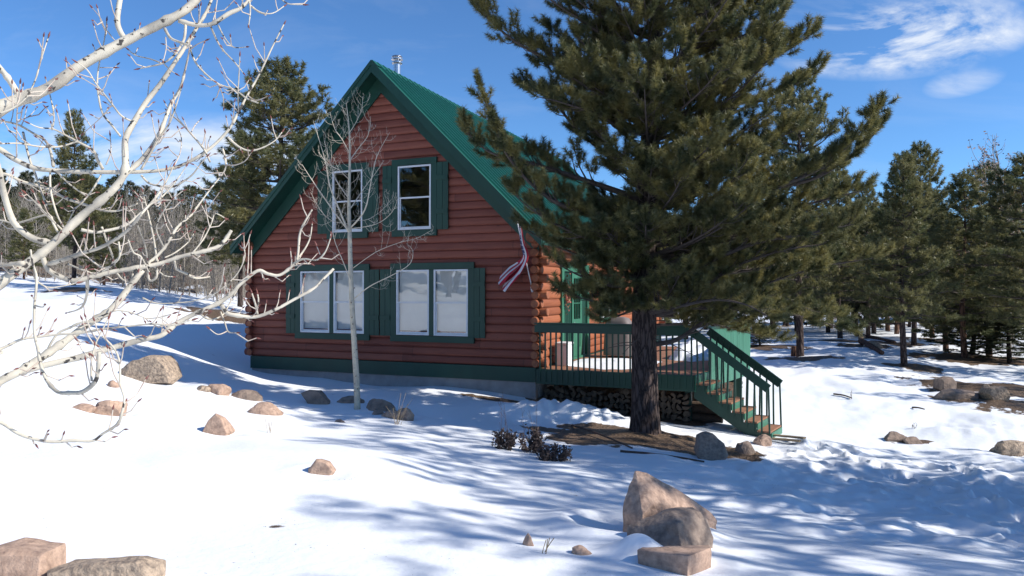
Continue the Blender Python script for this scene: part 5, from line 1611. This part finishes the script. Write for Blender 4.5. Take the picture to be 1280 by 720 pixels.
# ------------------------------------------------------------------ bare aspens
def aspen_limb(mb, path, r0, r1, sides=7, k=5):
    path = smooth_path(path, k); n = len(path)
    mb.tube(path, [r0 + (r1 - r0) * i / (n - 1) for i in range(n)], sides, cap=True)
    return path
def twigs(mb, path, rnd, n, L, r, up=.5, lv=1, mi=1, start=.15):
    for k in range(n):
        q = start + (1 - start) * (k + rnd.random()) / n; i = min(len(path) - 2, int(q * (len(path) - 1)))
        p = path[i]; d = (path[i + 1] - path[i]).normalized()
        az = rnd.uniform(0, 2 * PI); o_ = d.orthogonal().normalized(); o2 = d.cross(o_)
        dir_ = (d * .5 + (o_ * math.cos(az) + o2 * math.sin(az)) * .9).normalized()
        l_ = L * rnd.uniform(.5, 1.2) * (1.15 - q * .6)
        pts = [p, p + dir_ * l_ * .45, p + dir_ * l_ * .75 + Vector((0, 0, up * l_ * .25)), p + dir_ * l_ * .9 + Vector((0, 0, up * l_ * .6))]
        sp = smooth_path(pts, 3)
        mb.tube(sp, [r * (1 - .6 * j / len(sp)) for j in range(len(sp))], 4, mi, cap=False)
        if lv > 0: twigs(mb, sp, rnd, 3 if lv == 1 else 5, l_ * .45, r * .7, up, lv - 1, mi, .35)

yb = P(447, 512, 14.8); yb.z = gz(yb.x, yb.y)
ya = empty('young_aspen', yb); tag(ya, 'slender young bare aspen standing in snow in front of the cabin gable', 'tree')
AY = 14.8
def ra(px, py, dY=0): return P(px, py, AY + dY) - yb
mb = MB()
tp = aspen_limb(mb, [ra(447, 520), ra(446, 480), ra(443, 430), ra(440, 380), ra(438, 330), ra(437, 290)], .068, .043, 12)
mb.tube([tp[-1], tp[-1] + Vector((0, 0, .001))], .043, 12)
tp2 = aspen_limb(mb, [ra(437, 291), ra(436, 250), ra(437, 200), ra(436, 160), ra(432, 125)], .043, .004, 9)
mb.build('trunk', M['aspen'], ya, smooth=True)
# dark knots
mb = MB()
rnd = random.Random(5)
for (kx, ky) in ((440, 397), (441, 405), (446, 420), (448, 448), (445, 470), (447, 486), (439, 378), (446, 437), (443, 360)):
    c_ = ra(kx, ky, -.06); mb.tube([c_, c_ + Vector((0, -.012, .004))], [.014, .006], 7)
mb.build('knots', M['stalk_dark'], ya)
mb = MB()
YL = [([(438, 296, 0), (424, 262, .1), (412, 232, .1), (406, 200, 0), (391, 150, -.1)], .030),
      ([(438, 292, 0), (420, 268, -.3), (400, 240, -.4), (384, 216, -.5), (377, 205, -.5)], .022),
      ([(438, 285, 0), (456, 262, -.2), (464, 225, -.3), (471, 195, -.3), (487, 165, -.3)], .026),
      ([(437, 262, 0), (455, 235, .3), (470, 215, .4), (480, 200, .4)], .016),
      ([(436, 248, 0), (420, 225, .4), (412, 200, .5), (405, 175, .5)], .016),
      ([(437, 200, 0), (448, 185, .1), (460, 168, .1), (463, 145, .1)], .017),
      ([(437, 192, 0), (428, 175, -.2), (418, 160, -.2), (412, 140, -.2)], .014),
      ([(437, 165, 0), (446, 150, 0), (452, 135, 0), (453, 120, 0)], .009),
      ([(437, 225, 0), (423, 212, -.3), (410, 205, -.4), (398, 190, -.5)], .011),
      ([(442, 374, 0), (462, 358, -.3), (492, 343, -.5), (512, 330, -.6), (516, 314, -.6), (508, 304, -.6)], .017),
      ([(441, 358, 0), (428, 325, -.2), (418, 300, -.3), (417, 282, -.3), (424, 262, -.3)], .014),
      ([(440, 336, 0), (470, 315, -.4), (500, 303, -.6), (520, 298, -.7), (541, 287, -.8)], .010),
      ([(438, 286, 0), (470, 280, -.4), (490, 265, -.6), (498, 245, -.6)], .012),
      ([(438, 276, 0), (460, 274, .4), (478, 262, .6), (490, 248, .6)], .010),
      ([(438, 280, 0), (415, 276, -.4), (400, 262, -.5), (388, 240, -.6)], .010)]
for (pts, r0) in YL:
    sp = aspen_limb(mb, [ra(*a_) for a_ in pts], r0 * .72, .003, 6)
    twigs(mb, sp, rnd, 13, .40, .0032, .8, 1, 1, .2)
twigs(mb, tp2, rnd, 30, .42, .0036, .8, 1, 1, .1)
mb.build('branches', [M['aspen_sunlit'], M['aspen_sunlit']], ya, smooth=True)

# the grove of bare aspens behind, three shapes copied
def gen_aspen(seed, H):
    rnd = random.Random(seed); root = empty('bare_aspen')
    mb = MB(); path = aspen_limb(mb, [Vector((0, 0, -.4)), Vector((rnd.uniform(-.1, .1), 0, H * .3)), Vector((rnd.uniform(-.25, .25), 0, H * .65)), Vector((rnd.uniform(-.5, .5), 0, H))], .05, .01, 6)
    mb.build('trunk', M['aspen_far'], root, smooth=True)
    mb = MB(); twigs(mb, path, rnd, 60, 1.5, .010, .9, 1, 0, .1); mb.build('twigs', M['aspen_far'], root)
    return root
AP = [gen_aspen(s_, 6.0) for s_ in (1, 2, 3)]
fa = set()
rnd = random.Random(44)
for i in range(190):
    px_ = rnd.uniform(150, 330) if i < 130 else rnd.uniform(-30, 150); Y_ = rnd.uniform(38, 72) if i < 130 else rnd.uniform(42, 70)
    j = i % 3
    o = AP[j] if j not in fa else copy_tree(AP[j]); fa.add(j)
    x_ = (px_ - 640) / F * Y_; s_ = rnd.uniform(.45, 1.05)
    o.location = (x_, Y_, gz(x_, Y_)); o.rotation_euler = (rnd.uniform(-.08, .08), rnd.uniform(-.14, .14), rnd.uniform(0, 6.28)); o.scale = (s_, s_, s_)
    tag(o, 'one of many thin pale bare aspens in the grove behind the snowfield', 'tree', 'bare aspens in the grove')
# tall rusty leaved tree at right edge
o = gen_aspen(9, 6.0); lf = MB(); rnd = random.Random(3)
tw_ = [c_ for c_ in o.children if c_.name.startswith('twigs')][0].data
for k in range(1500):
    c_ = tw_.vertices[rnd.randrange(len(tw_.vertices))].co
    if c_.z < 2.2: continue
    c_ = c_ + Vector((rnd.gauss(0, .05), rnd.gauss(0, .05), rnd.gauss(0, .05))); u = Vector((rnd.gauss(0, 1), rnd.gauss(0, 1), rnd.gauss(0, 1))).normalized(); v = u.orthogonal().normalized(); q = rnd.uniform(.025, .045)
    lf.add([c_ - u * q, c_ + v * q * .7, c_ + u * q, c_ - v * q * .7], [(0, 1, 2, 3)])
lf.build('leaves', M['rust_leaf'], o); x_ = (1262 - 640) / F * 33; g_ = gz(x_, 33); H_ = -(188 - HY) / F * 33 - g_
o.location = (x_, 33, g_); o.scale = (H_ / 6,) * 3
tag(o, 'tall twiggy tree with sparse rusty leaves above the pines near the right edge', 'tree')

# ------------------------------------------------------------------ the near aspen whose branches reach in from the left
TX, TY = -3.35, 2.9
base = Vector((TX, TY, gz(TX, TY)))
na = empty('near_aspen', base); tag(na, 'big bare aspen reaching pale crooked branches in from the left edge', 'tree')
mb = MB()
aspen_limb(mb, [Vector((0, 0, -.3)), Vector((.03, 0, .8)), Vector((-.02, .03, 1.9)), Vector((.03, 0, 3.0)), Vector((0, 0, 4.2))], .12, .06, 16)
mb.build('trunk', M['aspen'], na, smooth=True)
DONE = []   # (px,py,Y) samples for joining side branches
br = MB(); rnd = random.Random(12); RS = .68
def nb(pts, r0, r1, dY=None, Y=None, edge=False, spurs=None, bud=True):
    if Y is None:
        best = min(DONE, key=lambda q: (q[0] - pts[0][0]) ** 2 + (q[1] - pts[0][1]) ** 2) if DONE else (0, 0, 3.0)
        Y = best[2]
    if dY is None: dY = rnd.uniform(-.35, .35)
    pts = [pts[0]] + [(a_[0] + rnd.uniform(-1.2, 1.2), a_[1] + rnd.uniform(-1.2, 1.2)) for a_ in pts[1:-1]] + [pts[-1]]; n = len(pts); L = [0]
    for i in range(1, n): L.append(L[-1] + math.hypot(pts[i][0] - pts[i - 1][0], pts[i][1] - pts[i - 1][1]))
    P3 = [P(pts[i][0], pts[i][1], Y + dY * L[i] / L[-1]) - base for i in range(n)]
    if edge:
        zz = P3[0].z + .02 - abs(P3[0].x) * .05; P3 = [Vector((.0, 0, max(.2, zz - .12)))] + P3
    sp = smooth_path(P3, 5); m_ = len(sp)
    rs = []
    for i in range(m_):
        q = i / (m_ - 1); r = RS * (r0 + (r1 - r0) * q) * (Y + dY * q) / F
        r *= 1 + .16 * mnoise.noise(sp[i] * 14) + (.28 if rnd.random() < .10 else 0)
        rs.append(r)
    br.tube(sp, rs, 9 if r0 > 2.5 else 6, 0 if r0 > 1.3 else 1, cap=True)
    for i in range(m_):
        w = sp[i] + base; DONE.append((640 + w.x / w.y * F, HY - w.z / w.y * F, w.y))
    ns = (spurs if spurs is not None else int(L[-1] / 26)) + int(L[-1] / 45)
    for k in range(ns):
        q = rnd.uniform(.25, .98); i = min(m_ - 2, int(q * (m_ - 1))); p = sp[i]; d = (sp[i + 1] - sp[i]).normalized()
        o_ = d.orthogonal().normalized(); o2 = d.cross(o_); az = rnd.uniform(0, 2 * PI)
        dr_ = (d * .6 + (o_ * math.cos(az) + o2 * math.sin(az)) * .8).normalized(); l_ = rnd.uniform(.02, .09) * (1.6 if rnd.random() < .3 else 1)
        e_ = p + dr_ * l_ + Vector((0, 0, l_ * .35))
        br.tube([p, p + dr_ * l_ * .6, e_], [.0028, .0024, .002], 5, 1, cap=False)
        br.tube([e_, e_ + (e_ - p).normalized() * .008, e_ + (e_ - p).normalized() * .02], [.0022, .0036, .0006], 5, 2, cap=False)
    if bud and r1 < 1.6:
        d = (sp[-1] - sp[-2]).normalized(); br.tube([sp[-1], sp[-1] + d * .01, sp[-1] + d * .028], [.0025, .0042, .0006], 5, 2, cap=False)
nb([(-60, 165), (0, 133), (60, 110), (100, 82), (150, 53), (200, 28), (232, 10), (262, -18), (300, -40)], 12, 6, .4, 3.0, True, 3)
nb([(158, 52), (149, 38), (146, 20), (152, -20)], 5.5, 4.5, .1, spurs=1)
nb([(24, 122), (10, 100), (-6, 78), (-30, 50)], 5.5, 4, -.1, spurs=1)
nb([(222, 25), (245, 30), (265, 30), (285, 16), (303, 6), (320, -15)], 4.2, 3.2, .1)
nb([(262, 31), (270, 50), (278, 62), (292, 77), (303, 90)], 2.0, .9)
nb([(272, 31), (280, 48), (292, 59), (307, 58)], 1.6, .7)
nb([(311, 5), (325, 15), (340, 15), (354, 7)], 1.6, .8); nb([(311, 0), (313, 14), (310, 31)], 1.8, .8)
nb([(350, -3), (360, 4), (378, 5)], 1.5, .8, 0, 3.2)
nb([(205, 35), (213, 46), (224, 53), (238, 57)], 2.8, 2.0)
nb([(231, 30), (229, 48), (221, 64), (212, 74), (200, 78), (187, 83), (174, 85)], 2.6, 1.0)
nb([(200, 78), (186, 74), (170, 68), (160, 62)], 1.5, .7); nb([(202, 77), (212, 87), (218, 91)], 1.4, .7); nb([(206, 46), (206, 60), (203, 76)], 1.1, .8)
nb([(-60, 392), (0, 353), (40, 325), (62, 308), (100, 272), (138, 238), (154, 216), (156, 190), (157, 172), (166, 152), (180, 128), (200, 104), (214, 84), (230, 60), (246, 34), (256, 16), (266, -8)], 9.5, 2.2, .5, 2.9, True, 6)
nb([(140, 236), (158, 218), (178, 196), (198, 165), (213, 130), (224, 110), (232, 84), (236, 62)], 5, 1.4, .25)
nb([(176, 212), (196, 176), (212, 150), (226, 110)], 2.4, 1.0)
nb([(236, 62), (245, 55), (256, 50)], 1.2, .7)
nb([(64, 304), (40, 296), (18, 278), (6, 250), (0, 222), (-8, 190)], 6, 5, -.2, spurs=1)
nb([(-60, 165), (-10, 183), (20, 200), (50, 211), (100, 215), (150, 214), (200, 213), (232, 204), (262, 186), (285, 162), (298, 138), (308, 118), (325, 90), (340, 58), (354, 30)], 5.6, 1.1, .5, 3.1, True, 9)
nb([(284, 171), (296, 182), (312, 187), (326, 184), (342, 175), (352, 165)], 1.9, .9)
nb([(278, 186), (281, 200), (281, 212), (268, 230), (252, 250), (243, 262)], 2.0, 1.0); nb([(282, 206), (294, 206), (306, 200), (314, 190)], 1.2, .6); nb([(279, 197), (290, 194), (298, 187)], 1.2, .6)
nb([(298, 140), (296, 118), (297, 100), (299, 70)], 1.5, .7); nb([(297, 139), (286, 130), (281, 124)], 1, .6); nb([(308, 118), (320, 125), (334, 120)], 1.3, .7)
nb([(322, 128), (308, 122), (292, 112), (272, 105), (255, 90), (242, 76), (236, 58)], 1.6, 1.6, 0)
nb([(272, 104), (277, 120), (279, 134)], 1.2, .7); nb([(255, 92), (250, 82)], 1, .6)
nb([(176, 219), (186, 228), (200, 233), (218, 232), (238, 219), (250, 206), (258, 196)], 2.2, 1.0)
nb([(262, 202), (254, 186), (240, 168), (226, 154), (214, 144), (208, 138)], 2.2, 1.0); nb([(238, 166), (244, 156), (250, 149)], 1.3, .7)
nb([(218, 206), (224, 190), (225, 172), (222, 160)], 1.3, .7); nb([(222, 196), (214, 190), (210, 184)], 1, .6); nb([(259, 188), (261, 178), (262, 172)], 1, .6)
nb([(128, 211), (122, 198), (115, 188), (97, 176), (80, 168), (64, 162), (49, 160), (36, 154)], 2.8, .9); nb([(64, 162), (66, 145), (63, 120), (56, 98)], 1.5, .8)
nb([(97, 176), (75, 183), (50, 182), (22, 180), (-8, 180)], 1.8, 1.6)
nb([(66, 208), (63, 190), (55, 176), (42, 166), (22, 155), (0, 151), (-20, 146)], 2.6, 1.6)
nb([(132, 206), (137, 190), (137, 170)], 1.3, .7, 0)
nb([(-12, 144), (12, 138), (30, 124), (42, 100), (50, 74), (59, 46)], 2.2, .9, .1, 2.8)
nb([(20, 196), (20, 160), (21, 130), (24, 104)], 1.3, .8); nb([(21, 150), (34, 145), (45, 134)], 1.1, .6)
nb([(150, 170), (138, 156), (127, 138), (121, 104), (124, 78), (130, 50), (132, 26)], 2.0, .9, .1); nb([(124, 84), (141, 84)], .9, .5, 0)
nb([(166, 152), (152, 145), (138, 130), (120, 106), (108, 88), (96, 78)], 2.0, .9); nb([(128, 113), (112, 104), (100, 96)], 1, .6); nb([(131, 40), (124, 22), (114, 9)], 1, .6)
nb([(133, 38), (142, 50), (150, 55)], 1, .8, 0); nb([(140, 130), (124, 148), (104, 166)], 1, .7, .1)
nb([(-60, 225), (0, 216), (28, 226), (58, 236), (80, 246), (104, 256), (130, 264), (150, 262), (172, 254)], 3.6, 1.6, .2, 3.2, True)
nb([(28, 165), (34, 196), (44, 220), (52, 240), (60, 262)], 2.4, 1.6); nb([(62, 215), (64, 240), (72, 268), (80, 285)], 2.0, 1.4)
nb([(68, 212), (86, 230), (106, 244)], 1.5, 1.3); nb([(126, 218), (116, 236), (104, 250), (92, 262), (84, 280)], 1.8, 1.1)
nb([(80, 290), (60, 270), (40, 250), (32, 242)], 1.8, .9); nb([(72, 290), (66, 280), (58, 268), (20, 280), (0, 276), (-20, 280)], 2, 1.5, 0)
nb([(52, 318), (58, 336), (72, 345), (92, 350), (115, 347), (140, 340), (175, 334), (200, 328), (226, 321), (247, 315), (266, 311), (278, 302), (289, 288)], 5.2, 3.0, .3, bud=False)
nb([(109, 350), (109, 366), (105, 380), (96, 388), (84, 391)], 3.0, 1.0); nb([(105, 374), (97, 370)], 1, .6)
nb([(60, 330), (80, 324), (100, 318), (125, 309), (146, 298), (162, 284), (176, 268)], 4, 2.4); nb([(176, 268), (186, 256), (200, 248), (220, 226), (232, 208)], 2.2, .9)
nb([(101, 287), (120, 290), (140, 286), (158, 280), (176, 266), (196, 246), (208, 224), (216, 208)], 3.2, 1.0)
nb([(178, 334), (192, 322), (205, 309), (214, 295), (222, 282), (238, 270), (250, 254), (262, 236)], 3.4, 1.0)
nb([(196, 326), (193, 300), (188, 275), (182, 258), (178, 240)], 2.2, 1.1); nb([(205, 310), (196, 285), (206, 262), (214, 250)], 1.6, .8)
nb([(206, 322), (220, 316), (234, 304), (242, 292)], 1.4, .7); nb([(240, 317), (254, 300), (264, 282), (269, 268), (280, 272)], 1.5, .8)
nb([(218, 326), (222, 336), (232, 343), (246, 348), (262, 346)], 2.2, 1.6); nb([(186, 328), (196, 336), (206, 345), (216, 346)], 1.4, .8)
nb([(160, 300), (166, 315), (176, 322), (186, 340)], 1.5, 1.0); nb([(148, 302), (150, 318), (143, 328), (130, 336), (115, 326)], 1.8, 1.4); nb([(127, 284), (132, 300), (140, 318), (144, 334)], 2.0, 1.4)
nb([(85, 330), (105, 338), (120, 341), (136, 334), (150, 320), (172, 312)], 1.8, 1.2); nb([(168, 270), (174, 290), (180, 306), (184, 322)], 1.5, 1)
nb([(146, 341), (152, 350), (162, 353), (166, 342)], 1.6, 1.6, 0); nb([(186, 334), (186, 348), (190, 352), (196, 346), (196, 338)], 2.0, 2, 0)
nb([(-60, 520), (0, 478), (25, 465), (50, 448), (80, 428), (112, 405), (136, 388), (150, 374), (162, 358), (178, 338)], 8.5, 5, .4, 2.75, True, 2, bud=False)
nb([(28, 464), (50, 458), (75, 452), (100, 446), (130, 437), (160, 429), (182, 424), (202, 418), (220, 404), (247, 391), (274, 380), (290, 366), (300, 354), (322, 338), (334, 343), (350, 344), (366, 332), (372, 322), (374, 294), (380, 278), (390, 262)], 6.5, 1.6, .5)
nb([(366, 330), (380, 324), (396, 325), (406, 316), (413, 298)], 2.4, 1.0); nb([(400, 318), (396, 308)], 1, .6, 0); nb([(371, 325), (382, 310), (387, 296), (390, 280)], 2.2, .9)
nb([(277, 381), (282, 390), (293, 395), (320, 395), (345, 387), (368, 374), (391, 361), (406, 348), (417, 336)], 3.8, 2.2, .2, bud=False)
nb([(322, 393), (319, 380), (315, 367)], 2.2, 1.3, 0); nb([(321, 388), (322, 376), (322, 368)], 1.8, 1.2, 0)
nb([(249, 391), (258, 398), (266, 400), (280, 392), (290, 376), (300, 356)], 2, 1.0)
nb([(178, 372), (195, 378), (220, 380), (245, 376), (268, 368), (290, 350), (302, 334), (306, 320), (304, 309)], 1.5, .9, .1)
nb([(276, 390), (282, 404), (286, 414), (296, 416)], 1.6, .8); nb([(284, 414), (272, 417), (262, 411)], 1.2, .7)
nb([(-40, 448), (0, 437), (25, 425), (50, 420), (75, 418), (100, 416), (130, 412), (155, 408), (190, 405), (215, 407), (240, 400)], 3.0, 1.2, .2, 2.6, True)
nb([(38, 312), (40, 328), (46, 348), (44, 386), (44, 417), (47, 436), (52, 455), (60, 475), (74, 491), (90, 492), (105, 490), (118, 477), (123, 460), (124, 440)], 1.6, 4.6, -.2, 2.7, spurs=3, bud=False)
nb([(115, 476), (114, 455), (118, 432), (126, 415), (135, 399)], 2.0, 1.0); nb([(44, 382), (52, 385), (56, 381)], 1.6, 1); nb([(44, 376), (40, 370)], 1.3, .8)
nb([(44, 350), (60, 360), (80, 358), (95, 354)], 1.6, 1)
nb([(-50, 505), (0, 527), (22, 541), (40, 547), (65, 552), (92, 551), (115, 550), (130, 543), (146, 530), (154, 515), (156, 497), (151, 480), (149, 455), (145, 440), (138, 430), (128, 420)], 3.4, 1.6, .15, 2.5, True)
nb([(60, 437), (66, 425), (75, 416), (88, 410), (100, 404), (116, 399), (125, 397), (145, 388), (162, 389), (176, 396), (185, 399), (200, 397), (216, 392)], 2.2, .9, .1)
nb([(-40, 334), (0, 330), (30, 329)], 4, 4, 0)
br.build('branches', [M['aspen_near'], M['aspen_twig'], M['bud']], na, smooth=True)
print('objects', len(bpy.data.objects), 'verts', sum(len(m_.vertices) for m_ in bpy.data.meshes))
